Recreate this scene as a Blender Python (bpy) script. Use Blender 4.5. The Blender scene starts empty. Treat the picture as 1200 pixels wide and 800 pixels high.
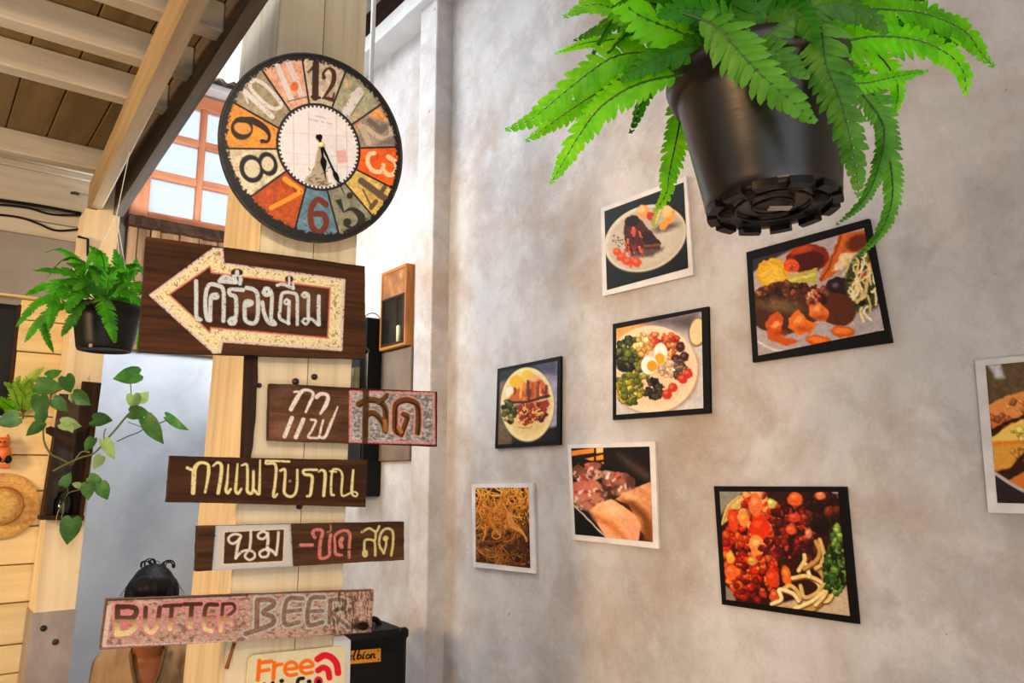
import bpy, bmesh, math, random
import numpy as np
from mathutils import Vector, Matrix

# ------------------------------------------------------------------ camera
C = bpy.context.scene.collection
SC = bpy.context.scene
FPX, AZ, PITCH = 900.0, math.radians(38.0), math.atan(155 / 900.0)
CAM = np.array([0.0, 0.0, 1.6])
FH = np.array([math.sin(AZ), math.cos(AZ), 0.0])
RT = np.array([math.cos(AZ), -math.sin(AZ), 0.0])
UZ = np.array([0.0, 0.0, 1.0])
FW = FH * math.cos(PITCH) + UZ * math.sin(PITCH)
UP = -FH * math.sin(PITCH) + UZ * math.cos(PITCH)
cam = bpy.data.cameras.new('camera')
cam.sensor_width = 36.0
cam.lens = 36.0 * FPX / 1200.0
cam.clip_start = 0.02
co = bpy.data.objects.new('camera', cam)
C.objects.link(co)
co.matrix_world = Matrix(((RT[0], UP[0], -FW[0], CAM[0]), (RT[1], UP[1], -FW[1], CAM[1]), (RT[2], UP[2], -FW[2], CAM[2]), (0, 0, 0, 1)))
SC.camera = co

# ------------------------------------------------------------------ sky, exposure
w = bpy.data.worlds.new('world')
SC.world = w
w.use_nodes = True
bg = w.node_tree.nodes['Background']
bg.inputs[0].default_value = (0.88, 0.94, 1.0, 1)
bg.inputs[1].default_value = 1.25
vs = SC.view_settings
vs.view_transform = 'Standard'
vs.look = 'None'
vs.exposure = 0.43
vs.gamma = 1.0
vs.use_curve_mapping = False


def lamp(name, kind, loc, power, color, size=0.1, target=None):
    l = bpy.data.lights.new(name, kind)
    l.energy = power
    l.color = color
    if kind == 'AREA':
        l.size = size
    else:
        l.shadow_soft_size = size
    o = bpy.data.objects.new(name, l)
    C.objects.link(o)
    o.location = loc
    if target is not None:
        o.rotation_euler = (Vector(target) - Vector(loc)).to_track_quat('-Z', 'Y').to_euler()
    return o


# soft daylight falling through the open bay behind the column
sun = bpy.data.lights.new('sun', 'SUN')
sun.energy = 3.9
sun.angle = math.radians(60)
sun.color = (0.90, 0.95, 1.0)
so_ = bpy.data.objects.new('sun', sun)
C.objects.link(so_)
so_.rotation_euler = Vector((0.64, -0.42, -0.68)).to_track_quat('-Z', 'Y').to_euler()
# warm spot bulb at the counter, left of the view
wsp = lamp('warm_spot_light', 'SPOT', (-1.9, 1.6, 2.05), 190, (1.0, 0.67, 0.35), 0.30, (0.55, 2.55, 1.75))
wsp.data.spot_size = math.radians(75)
wsp.data.spot_blend = 0.6
lamp('front_fill_light', 'POINT', (0.45, -0.2, 1.1), 13, (1.0, 0.68, 0.40), 0.10)  # added warm fill for the column front and the lower right wall
lamp('pot_accent_light', 'POINT', (-0.45, 0.55, 2.58), 19, (1.0, 0.58, 0.24), 0.06)  # added warm light that makes the highlight on the hanging pot
ssp = lamp('column_fill_light', 'SPOT', (0.12, 0.15, 2.40), 26, (1.0, 0.88, 0.70), 0.05, (0.72, 1.85, 1.82))  # added spot without a fixture, brightens the column front and signs
ssp.data.spot_size = math.radians(58)
ssp.data.spot_blend = 0.7
# unseen cool light added behind the column to brighten the far wall
lamp('bay_fill_light', 'POINT', (0.95, 3.30, 2.38), 20, (0.92, 0.96, 1.0), 0.16)


# ------------------------------------------------------------------ geometry helpers
def ray(x, y):
    return FW * FPX + RT * (x - 600.0) - UP * (y - 400.0)


def hit(x, y, n, d):
    n = np.asarray(n, float)
    r = ray(x, y)
    return CAM + r * ((d - n @ CAM) / (n @ r))


def on_x(x, y, p):
    return hit(x, y, (1, 0, 0), p)


def on_y(x, y, p):
    return hit(x, y, (0, 1, 0), p)


def on_z(x, y, p):
    return hit(x, y, (0, 0, 1), p)


def dep(x, y, z):
    r = ray(x, y)
    return CAM + r * (z / (r @ FW))


def proj(P):
    d = np.asarray(P) - CAM
    z = d @ FW
    return 600 + FPX * (d @ RT) / z, 400 - FPX * (d @ UP) / z


def nrm(v):
    v = np.asarray(v, float)
    return v / (np.linalg.norm(v) + 1e-12)


def thing(name, label, cat, loc=(0, 0, 0), group=None):
    o = bpy.data.objects.new(name, None)
    o.empty_display_size = 0.05
    C.objects.link(o)
    o.location = tuple(float(v) for v in loc)
    o['label'] = label
    o['category'] = cat
    if group:
        o['group'] = group
    return o


def world_loc(o):
    l = Vector((0, 0, 0))
    while o is not None:
        l += o.location
        o = o.parent
    return l


def mesh(name, verts, faces, mats, parent=None, midx=None, smooth=False, col=None, loc=None, kind=None, label=None):
    """verts in world coordinates; stored relative to the parent (or to loc)."""
    base = np.array(world_loc(parent)) if parent is not None else np.zeros(3)
    own = np.zeros(3) if loc is None else np.asarray(loc, float) - base
    V = np.asarray(verts, float) - base - own
    me = bpy.data.meshes.new(name)
    me.from_pydata(V.tolist(), [], faces if isinstance(faces, list) else faces.tolist())
    if not isinstance(mats, (list, tuple)):
        mats = [mats]
    for m in mats:
        me.materials.append(m)
    if midx is not None:
        me.polygons.foreach_set('material_index', np.asarray(midx, dtype=np.int32))
    if smooth:
        me.polygons.foreach_set('use_smooth', np.ones(len(me.polygons), dtype=bool))
    if col is not None:
        a = me.color_attributes.new('Col', 'FLOAT_COLOR', 'POINT')
        c4 = np.ones((len(V), 4), dtype=np.float32)
        c4[:, :3] = col
        a.data.foreach_set('color', c4.ravel())
    me.update()
    o = bpy.data.objects.new(name, me)
    C.objects.link(o)
    if parent is not None:
        o.parent = parent
    o.location = tuple(own)
    if kind:
        o['kind'] = kind
    if label:
        o['label'] = label
    return o


def fix_normals(o):
    bm = bmesh.new()
    bm.from_mesh(o.data)
    bmesh.ops.recalc_face_normals(bm, faces=bm.faces)
    bm.to_mesh(o.data)
    bm.free()
    return o


BOXF = [(0, 3, 2, 1), (4, 5, 6, 7), (0, 1, 5, 4), (1, 2, 6, 5), (2, 3, 7, 6), (3, 0, 4, 7)]


def obox(name, c, ax, ay, az, dims, mat, parent=None, bev=0.003, kind=None, label=None):
    """oriented box, own local frame (x along ax) so that object-space grain follows the piece"""
    ax, ay, az = nrm(ax), nrm(ay), nrm(az)
    bm = bmesh.new()
    bmesh.ops.create_cube(bm, size=1.0)
    for v in bm.verts:
        v.co = Vector((v.co.x * dims[0], v.co.y * dims[1], v.co.z * dims[2]))
    if bev:
        bmesh.ops.bevel(bm, geom=bm.edges[:], offset=min(bev, min(dims) * 0.3), segments=1, affect='EDGES')
    me = bpy.data.meshes.new(name)
    bm.to_mesh(me)
    bm.free()
    me.materials.append(mat)
    o = bpy.data.objects.new(name, me)
    C.objects.link(o)
    if parent is not None:
        o.parent = parent
        c = np.asarray(c, float) - np.array(world_loc(parent))
    M = Matrix(((ax[0], ay[0], az[0], c[0]), (ax[1], ay[1], az[1], c[1]), (ax[2], ay[2], az[2], c[2]), (0, 0, 0, 1)))
    o.matrix_local = M
    if kind:
        o['kind'] = kind
    if label:
        o['label'] = label
    return o


def box(name, lo, hi, mat, parent=None, bev=0.003, kind=None, label=None, along='x'):
    lo, hi = np.asarray(lo, float), np.asarray(hi, float)
    c, d = (lo + hi) / 2, np.abs(hi - lo)
    if along == 'x':
        return obox(name, c, (1, 0, 0), (0, 1, 0), (0, 0, 1), d, mat, parent, bev, kind, label)
    if along == 'y':
        return obox(name, c, (0, 1, 0), (-1, 0, 0), (0, 0, 1), (d[1], d[0], d[2]), mat, parent, bev, kind, label)
    return obox(name, c, (0, 0, 1), (0, 1, 0), (-1, 0, 0), (d[2], d[1], d[0]), mat, parent, bev, kind, label)


def slab(name, quad, n, th, mat, parent=None, kind=None, label=None, along=None, wob=0.0, seed=0):
    """quad of 3-D corners extruded by th along -n; local x follows `along` so the grain does too"""
    q = [np.asarray(p, float) for p in quad]
    n = nrm(n)
    ax = nrm(q[1] - q[0]) if along is None else nrm(along)
    ax = nrm(ax - n * (ax @ n))
    ay = np.cross(n, ax)
    c = sum(q) / len(q)
    R3 = np.stack([ax, ay, n])
    b = [p - n * th for p in q]
    k = len(q)
    F = [tuple(range(k)), tuple(range(2 * k - 1, k - 1, -1))] + [(i, i + k, (i + 1) % k + k, (i + 1) % k) for i in range(k)]
    V = [R3 @ (p - c) for p in q + b]
    me = bpy.data.meshes.new(name)
    me.from_pydata([tuple(v) for v in V], [], F)
    me.materials.append(mat)
    o = bpy.data.objects.new(name, me)
    C.objects.link(o)
    fix_normals(o)
    if parent is not None:
        o.parent = parent
        c = c - np.array(world_loc(parent))
    o.matrix_local = Matrix(((ax[0], ay[0], n[0], c[0]), (ax[1], ay[1], n[1], c[1]), (ax[2], ay[2], n[2], c[2]), (0, 0, 0, 1)))
    if kind:
        o['kind'] = kind
    if label:
        o['label'] = label
    return o


def catmull(pts, n):
    P = np.asarray(pts, float)
    if len(P) < 3:
        t = np.linspace(0, 1, n)[:, None]
        return P[0] * (1 - t) + P[-1] * t
    P = np.vstack([2 * P[0] - P[1], P, 2 * P[-1] - P[-2]])
    m = len(P) - 3
    out = []
    for t in np.linspace(0, m - 1e-6, n):
        i = int(t)
        f = t - i
        a, b, c, d = P[i:i + 4]
        out.append(0.5 * (2 * b + (c - a) * f + (2 * a - 5 * b + 4 * c - d) * f * f + (3 * b - a - 3 * c + d) * f ** 3))
    return np.array(out)


def tube_data(path, rad, seg=6):
    P = np.asarray(path, float)
    n = len(P)
    rad = np.full(n, rad) if np.isscalar(rad) else np.asarray(rad, float)
    T = np.gradient(P, axis=0)
    V, F = [], []
    ref = np.array([0.13, 0.21, 0.97])
    for i in range(n):
        t = nrm(T[i])
        if abs(t @ ref) > 0.95:
            ref = np.array([0.97, 0.1, 0.2])
        a = nrm(np.cross(t, ref))
        b = np.cross(t, a)
        for k in range(seg):
            g = 2 * math.pi * k / seg
            V.append(P[i] + rad[i] * (math.cos(g) * a + math.sin(g) * b))
    for i in range(n - 1):
        for k in range(seg):
            k2 = (k + 1) % seg
            F.append((i * seg + k, i * seg + k2, (i + 1) * seg + k2, (i + 1) * seg + k))
    F.append(tuple(range(seg))[::-1])
    F.append(tuple((n - 1) * seg + k for k in range(seg)))
    return V, F


def tube(name, path, rad, mat, parent=None, seg=6, label=None, kind=None):
    V, F = tube_data(path, rad, seg)
    return mesh(name, V, F, mat, parent, smooth=True, label=label, kind=kind)


def lathe(name, prof, c, mat, parent=None, seg=32, axis=(0, 0, 1), label=None, smooth=True):
    """prof: list of (radius, height) along axis from c"""
    az = nrm(axis)
    ax = nrm(np.cross(az, (0.3, 1, 0.2)))
    ay = np.cross(az, ax)
    V, F = [], []
    for r, h in prof:
        for k in range(seg):
            g = 2 * math.pi * k / seg
            V.append(np.asarray(c) + az * h + r * (math.cos(g) * ax + math.sin(g) * ay))
    for i in range(len(prof) - 1):
        for k in range(seg):
            k2 = (k + 1) % seg
            F.append((i * seg + k, i * seg + k2, (i + 1) * seg + k2, (i + 1) * seg + k))
    if prof[0][0] > 1e-5:
        F.append(tuple(range(seg))[::-1])
    if prof[-1][0] > 1e-5:
        F.append(tuple((len(prof) - 1) * seg + k for k in range(seg)))
    o = mesh(name, V, F, mat, parent, smooth=smooth, label=label)
    bm = bmesh.new()
    bm.from_mesh(o.data)
    bmesh.ops.remove_doubles(bm, verts=bm.verts, dist=1e-6)
    bmesh.ops.recalc_face_normals(bm, faces=bm.faces)
    bm.to_mesh(o.data)
    bm.free()
    return o


def lin(c):
    c = np.asarray(c, float) / 255.0
    return np.where(c <= 0.04045, c / 12.92, ((c + 0.055) / 1.055) ** 2.4)


def L4(c):
    return tuple(float(v) for v in lin(c)) + (1.0,)


# ------------------------------------------------------------------ materials
def new_mat(name):
    m = bpy.data.materials.new(name)
    m.use_nodes = True
    nt = m.node_tree
    return m, nt, nt.nodes['Principled BSDF']


def noise_mat(name, stops, scale=(4, 4, 4), detail=6, rough=0.7, bump=0.15, bscale=None, metal=0.0, rand=0.0, spec=None, dark=None, distort=0.0, nrough=0.6, trans=None, coat=0.0):
    """stops: [(pos, sRGB)], noise in object space; dark: (sRGB, scale vec, lo, hi) adds worn patches / cracks"""
    m, nt, p = new_mat(name)
    N, Lk = nt.nodes.new, nt.links.new
    tc = N('ShaderNodeTexCoord')
    oi = N('ShaderNodeObjectInfo')
    mp = N('ShaderNodeMapping')
    mp.inputs['Scale'].default_value = scale
    add = N('ShaderNodeVectorMath')
    add.operation = 'ADD'
    sc = N('ShaderNodeVectorMath')
    sc.operation = 'SCALE'
    cmb = N('ShaderNodeCombineXYZ')
    for i in range(3):
        Lk(oi.outputs['Random'], cmb.inputs[i])
    Lk(cmb.outputs[0], sc.inputs[0])
    sc.inputs['Scale'].default_value = 37.0
    Lk(tc.outputs['Object'], add.inputs[0])
    Lk(sc.outputs[0], add.inputs[1])
    Lk(add.outputs[0], mp.inputs['Vector'])
    nz = N('ShaderNodeTexNoise')
    nz.inputs['Scale'].default_value = 1.0
    nz.inputs['Detail'].default_value = detail
    nz.inputs['Roughness'].default_value = nrough
    nz.inputs['Distortion'].default_value = distort
    Lk(mp.outputs[0], nz.inputs['Vector'])
    rp = N('ShaderNodeValToRGB')
    el = rp.color_ramp.elements
    while len(el) > 1:
        el.remove(el[-1])
    for i, (ps, c) in enumerate(stops):
        e = el[0] if i == 0 else el.new(ps)
        e.position = ps
        e.color = L4(c)
    Lk(nz.outputs['Fac'], rp.inputs[0])
    out = rp.outputs[0]
    if dark:
        c, s2, lo, hi = dark
        mp2 = N('ShaderNodeMapping')
        mp2.inputs['Scale'].default_value = s2
        Lk(add.outputs[0], mp2.inputs['Vector'])
        n2 = N('ShaderNodeTexNoise')
        n2.inputs['Scale'].default_value = 1.0
        n2.inputs['Detail'].default_value = 8
        n2.inputs['Roughness'].default_value = 0.65
        Lk(mp2.outputs[0], n2.inputs['Vector'])
        mr = N('ShaderNodeMapRange')
        mr.inputs[1].default_value = lo
        mr.inputs[2].default_value = hi
        Lk(n2.outputs['Fac'], mr.inputs[0])
        mx = N('ShaderNodeMix')
        mx.data_type = 'RGBA'
        Lk(mr.outputs[0], mx.inputs[0])
        Lk(out, mx.inputs[6])
        mx.inputs[7].default_value = L4(c)
        out = mx.outputs[2]
    if rand:
        hs = N('ShaderNodeHueSaturation')
        mr = N('ShaderNodeMapRange')
        mr.inputs[3].default_value = 1 - rand
        mr.inputs[4].default_value = 1 + rand
        Lk(oi.outputs['Random'], mr.inputs[0])
        Lk(mr.outputs[0], hs.inputs['Value'])
        Lk(out, hs.inputs['Color'])
        out = hs.outputs[0]
    Lk(out, p.inputs['Base Color'])
    p.inputs['Roughness'].default_value = rough
    p.inputs['Metallic'].default_value = metal
    if spec is not None:
        p.inputs['Specular IOR Level'].default_value = spec
    if coat:
        p.inputs['Coat Weight'].default_value = coat
    if bump:
        bp = N('ShaderNodeBump')
        bp.inputs['Strength'].default_value = bump
        bp.inputs['Distance'].default_value = 0.01
        if bscale:
            nb = N('ShaderNodeTexNoise')
            nb.inputs['Scale'].default_value = bscale
            nb.inputs['Detail'].default_value = 5
            Lk(tc.outputs['Object'], nb.inputs['Vector'])
            Lk(nb.outputs['Fac'], bp.inputs['Height'])
        else:
            Lk(nz.outputs['Fac'], bp.inputs['Height'])
        Lk(bp.outputs[0], p.inputs['Normal'])
    if trans is not None:
        tl = N('ShaderNodeBsdfTranslucent')
        hs = N('ShaderNodeHueSaturation')
        hs.inputs['Saturation'].default_value = 1.15
        hs.inputs['Value'].default_value = 1.7
        Lk(out, hs.inputs['Color'])
        Lk(hs.outputs[0], tl.inputs['Color'])
        ms = N('ShaderNodeMixShader')
        ms.inputs[0].default_value = trans
        Lk(p.outputs[0], ms.inputs[1])
        Lk(tl.outputs[0], ms.inputs[2])
        Lk(ms.outputs[0], nt.nodes['Material Output'].inputs['Surface'])
    return m


def paint_mat(name, rough=0.6, spec=0.4, bump=0.0):
    m, nt, p = new_mat(name)
    a = nt.nodes.new('ShaderNodeVertexColor')
    a.layer_name = 'Col'
    nt.links.new(a.outputs[0], p.inputs['Base Color'])
    p.inputs['Roughness'].default_value = rough
    p.inputs['Specular IOR Level'].default_value = spec
    if bump:
        tc = nt.nodes.new('ShaderNodeTexCoord')
        nz = nt.nodes.new('ShaderNodeTexNoise')
        nz.inputs['Scale'].default_value = 160
        nz.inputs['Detail'].default_value = 4
        bp = nt.nodes.new('ShaderNodeBump')
        bp.inputs['Strength'].default_value = bump
        bp.inputs['Distance'].default_value = 0.004
        nt.links.new(tc.outputs['Object'], nz.inputs['Vector'])
        nt.links.new(nz.outputs['Fac'], bp.inputs['Height'])
        nt.links.new(bp.outputs[0], p.inputs['Normal'])
    return m


def plain(name, c, rough=0.5, metal=0.0, spec=0.5, trans=0.0, alpha=1.0):
    return noise_mat(name, [(0.3, np.asarray(c) * 0.9), (0.7, np.minimum(255, np.asarray(c) * 1.06))], (9, 9, 9), 3, rough, 0.04, None, metal, spec=spec)


M = {}
M['cream'] = noise_mat('cream_painted_wood', [(0.30, (196, 172, 136)), (0.5, (221, 200, 164)), (0.72, (230, 212, 180))], (1.6, 22, 22), 6, 0.62, 0.10, dark=((120, 84, 48), (5, 40, 40), 0.66, 0.80), rand=0.05)
M['creampost'] = noise_mat('aged_cream_post', [(0.28, (214, 192, 154)), (0.5, (236, 216, 180)), (0.75, (243, 226, 194))], (1.1, 30, 30), 6, 0.6, 0.10, dark=((150, 98, 48), (9, 44, 44), 0.64, 0.78), rand=0.04)
M['siding'] = noise_mat('siding_paint', [(0.3, (205, 178, 126)), (0.5, (226, 203, 152)), (0.72, (235, 214, 168))], (1.4, 12, 20), 5, 0.6, 0.08, dark=((170, 120, 60), (4, 26, 26), 0.64, 0.82), rand=0.05)
M['joist'] = noise_mat('whitewashed_joist', [(0.3, (164, 156, 142)), (0.55, (188, 181, 168)), (0.75, (198, 193, 182))], (2, 20, 20), 6, 0.75, 0.15, dark=((96, 76, 50), (4, 30, 30), 0.68, 0.82), rand=0.06)
M['ceilboard'] = noise_mat('ceiling_board', [(0.3, (100, 82, 50)), (0.55, (122, 101, 64)), (0.75, (134, 114, 76))], (2, 16, 16), 6, 0.75, 0.12, dark=((84, 60, 36), (5, 24, 24), 0.67, 0.80), rand=0.08)
M['beam'] = noise_mat('beam_wood', [(0.3, (142, 120, 88)), (0.55, (166, 144, 110)), (0.75, (178, 158, 126))], (1.5, 26, 26), 6, 0.7, 0.15, dark=((96, 66, 38), (5, 50, 50), 0.68, 0.80))
M['fascia'] = noise_mat('weathered_fascia', [(0.3, (76, 66, 55)), (0.6, (104, 92, 78)), (0.8, (118, 106, 92))], (2, 22, 22), 6, 0.8, 0.2)
M['planks'] = noise_mat('bare_weathered_planks', [(0.3, (86, 58, 34)), (0.5, (128, 94, 60)), (0.7, (166, 130, 90))], (2, 26, 26), 7, 0.75, 0.25, rand=0.1)
M['dark'] = noise_mat('dark_stained_wood', [(0.3, (34, 19, 11)), (0.55, (54, 32, 19)), (0.75, (74, 47, 30))], (3, 40, 40), 7, 0.65, 0.2, rand=0.06, spec=0.2)
M['greywall'] = noise_mat('grey_cement', [(0.30, (150, 158, 170)), (0.5, (186, 193, 202)), (0.7, (204, 208, 214))], (1.6, 1.6, 1.2), 7, 0.8, 0.10, 30, distort=0.4)
M['greypanel'] = noise_mat('grey_panel', [(0.3, (126, 124, 124)), (0.6, (150, 147, 146)), (0.75, (164, 160, 158))], (3, 3, 3), 5, 0.75, 0.05)
M['orangeframe'] = noise_mat('salmon_paint', [(0.3, (196, 112, 72)), (0.55, (222, 144, 104)), (0.75, (230, 164, 128))], (3, 24, 24), 6, 0.6, 0.15, dark=((120, 70, 40), (6, 40, 40), 0.66, 0.80))
M['rust'] = noise_mat('rusted_sheet', [(0.35, (58, 44, 34)), (0.5, (104, 88, 74)), (0.7, (190, 178, 164))], (14, 60, 60), 7, 0.85, 0.3)
M['whitemetal'] = noise_mat('white_painted_metal', [(0.3, (205, 205, 205)), (0.7, (225, 225, 225))], (6, 6, 6), 4, 0.45, 0.05)
M['galv'] = noise_mat('galvanised_plate', [(0.3, (150, 140, 138)), (0.6, (176, 166, 162)), (0.8, (190, 180, 176))], (6, 12, 12), 5, 0.5, 0.08, metal=0.35)
M['blackplastic'] = noise_mat('black_plastic', [(0.3, (9, 8, 8)), (0.7, (15, 14, 14))], (7, 7, 7), 4, 0.42, 0.05, spec=0.25)
M['potshine'] = noise_mat('scuffed_black_plastic', [(0.35, (13, 9, 7)), (0.55, (22, 16, 12)), (0.72, (44, 33, 25))], (6, 6, 26), 7, 0.36, 0.08, spec=0.7)
M['black'] = noise_mat('black_tolex', [(0.3, (8, 8, 9)), (0.7, (14, 14, 15))], (60, 60, 60), 3, 0.6, 0.15, spec=0.2)
M['soil'] = noise_mat('potting_soil', [(0.3, (26, 18, 12)), (0.7, (56, 40, 28))], (30, 30, 30), 6, 0.95, 0.5)
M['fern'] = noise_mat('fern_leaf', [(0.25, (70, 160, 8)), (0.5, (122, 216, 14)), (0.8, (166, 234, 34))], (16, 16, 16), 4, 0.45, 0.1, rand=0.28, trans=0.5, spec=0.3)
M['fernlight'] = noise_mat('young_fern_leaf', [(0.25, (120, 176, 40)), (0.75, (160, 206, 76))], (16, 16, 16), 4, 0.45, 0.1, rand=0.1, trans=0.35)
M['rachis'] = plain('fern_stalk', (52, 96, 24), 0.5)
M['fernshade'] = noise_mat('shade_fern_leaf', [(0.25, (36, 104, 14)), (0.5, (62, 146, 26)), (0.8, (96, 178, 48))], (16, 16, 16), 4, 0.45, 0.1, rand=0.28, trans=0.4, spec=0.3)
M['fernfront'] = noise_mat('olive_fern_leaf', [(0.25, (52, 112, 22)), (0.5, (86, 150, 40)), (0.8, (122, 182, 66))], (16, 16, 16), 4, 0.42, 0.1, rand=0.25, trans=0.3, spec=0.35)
M['fern_shaded'] = noise_mat('shaded_fern_leaf', [(0.25, (30, 92, 10)), (0.5, (54, 130, 14)), (0.8, (84, 166, 28))], (16, 16, 16), 4, 0.45, 0.1, rand=0.3, trans=0.4, spec=0.3)  # darker copy of the leaf, shade of the crowded middle put into its colour
M['pothos'] = noise_mat('pothos_leaf', [(0.3, (50, 92, 44)), (0.55, (74, 120, 58)), (0.8, (112, 150, 84))], (22, 22, 22), 4, 0.35, 0.1, rand=0.2, trans=0.2, spec=0.5)
M['pothospale'] = noise_mat('pale_pothos_leaf', [(0.3, (120, 150, 96)), (0.7, (160, 184, 120))], (22, 22, 22), 4, 0.4, 0.1, trans=0.25)
M['stem'] = plain('green_brown_stem', (98, 104, 58), 0.5)
M['straw'] = noise_mat('woven_straw', [(0.3, (186, 140, 70)), (0.55, (220, 176, 104)), (0.75, (236, 200, 134))], (70, 70, 70), 5, 0.75, 0.4)
M['clay'] = plain('orange_clay', (222, 112, 52), 0.5)
M['gold'] = noise_mat('varnished_wood', [(0.3, (132, 74, 18)), (0.5, (182, 112, 34)), (0.75, (206, 140, 52))], (3, 30, 30), 5, 0.35, 0.08)
M['brownboard'] = noise_mat('brown_board', [(0.3, (104, 86, 68)), (0.7, (132, 112, 92))], (6, 6, 6), 4, 0.7, 0.05)
M['wax'] = plain('candle_wax', (236, 222, 170), 0.5)
M['iron'] = noise_mat('dark_iron', [(0.3, (34, 32, 34)), (0.7, (70, 66, 66))], (40, 40, 40), 4, 0.5, 0.2, metal=0.5)
M['blackpaint'] = plain('black_frame_paint', (9, 7, 7), 0.6, spec=0.15)
M['whitepaint'] = plain('white_print_margin', (228, 224, 222), 0.5)
M['skin'] = noise_mat('skin', [(0.3, (146, 84, 48)), (0.7, (166, 100, 58))], (12, 12, 12), 3, 0.5, 0.03)
M['hair'] = noise_mat('black_hair', [(0.3, (4, 4, 4)), (0.7, (10, 9, 9))], (90, 90, 14), 4, 0.5, 0.3, spec=0.2)
M['shirt'] = noise_mat('tan_cloth', [(0.3, (150, 120, 86)), (0.7, (172, 142, 106))], (30, 30, 4), 5, 0.85, 0.15)
M['jeans'] = noise_mat('dark_cloth', [(0.3, (36, 40, 52)), (0.7, (52, 56, 70))], (40, 40, 40), 4, 0.85, 0.1)
M['floor'] = noise_mat('concrete_floor', [(0.3, (120, 110, 100)), (0.7, (150, 140, 128))], (2, 2, 2), 6, 0.7, 0.05)
M['paint'] = paint_mat('painted_board', 0.75, 0.15, 0.3)
M['print'] = paint_mat('photo_print', 0.5, 0.2)
M['dial'] = paint_mat('printed_dial', 0.42, 0.4)
M['whiteroof'] = noise_mat('pale_roof_boards', [(0.3, (190, 182, 170)), (0.7, (218, 212, 200))], (2, 18, 18), 5, 0.7, 0.1)


def glass_mat(name, tint, dirt, rough=0.05):
    m, nt, p = new_mat(name)
    N, Lk = nt.nodes.new, nt.links.new
    tr = N('ShaderNodeBsdfTransparent')
    tr.inputs[0].default_value = L4(tint)
    gl = N('ShaderNodeBsdfGlossy')
    gl.inputs['Roughness'].default_value = rough
    df = N('ShaderNodeBsdfTranslucent')
    df.inputs[0].default_value = L4((225, 230, 235))
    tc = N('ShaderNodeTexCoord')
    nz = N('ShaderNodeTexNoise')
    nz.inputs['Scale'].default_value = 9
    nz.inputs['Detail'].default_value = 6
    Lk(tc.outputs['Object'], nz.inputs['Vector'])
    mr = N('ShaderNodeMapRange')
    mr.inputs[1].default_value = 0.3
    mr.inputs[2].default_value = 0.75
    mr.inputs[3].default_value = dirt * 0.5
    mr.inputs[4].default_value = dirt
    Lk(nz.outputs['Fac'], mr.inputs[0])
    m1 = N('ShaderNodeMixShader')
    Lk(mr.outputs[0], m1.inputs[0])
    Lk(tr.outputs[0], m1.inputs[1])
    Lk(df.outputs[0], m1.inputs[2])
    fr = N('ShaderNodeFresnel')
    fr.inputs[0].default_value = 1.45
    m2 = N('ShaderNodeMixShader')
    Lk(fr.outputs[0], m2.inputs[0])
    Lk(m1.outputs[0], m2.inputs[1])
    Lk(gl.outputs[0], m2.inputs[2])
    Lk(m2.outputs[0], nt.nodes['Material Output'].inputs['Surface'])
    return m


M['pane'] = glass_mat('dusty_window_glass', (236, 240, 242), 0.45)
M['clearglass'] = glass_mat('clear_glass', (246, 248, 246), 0.03)
M['glass'] = glass_mat('cabinet_glass', (205, 214, 205), 0.10)


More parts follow.
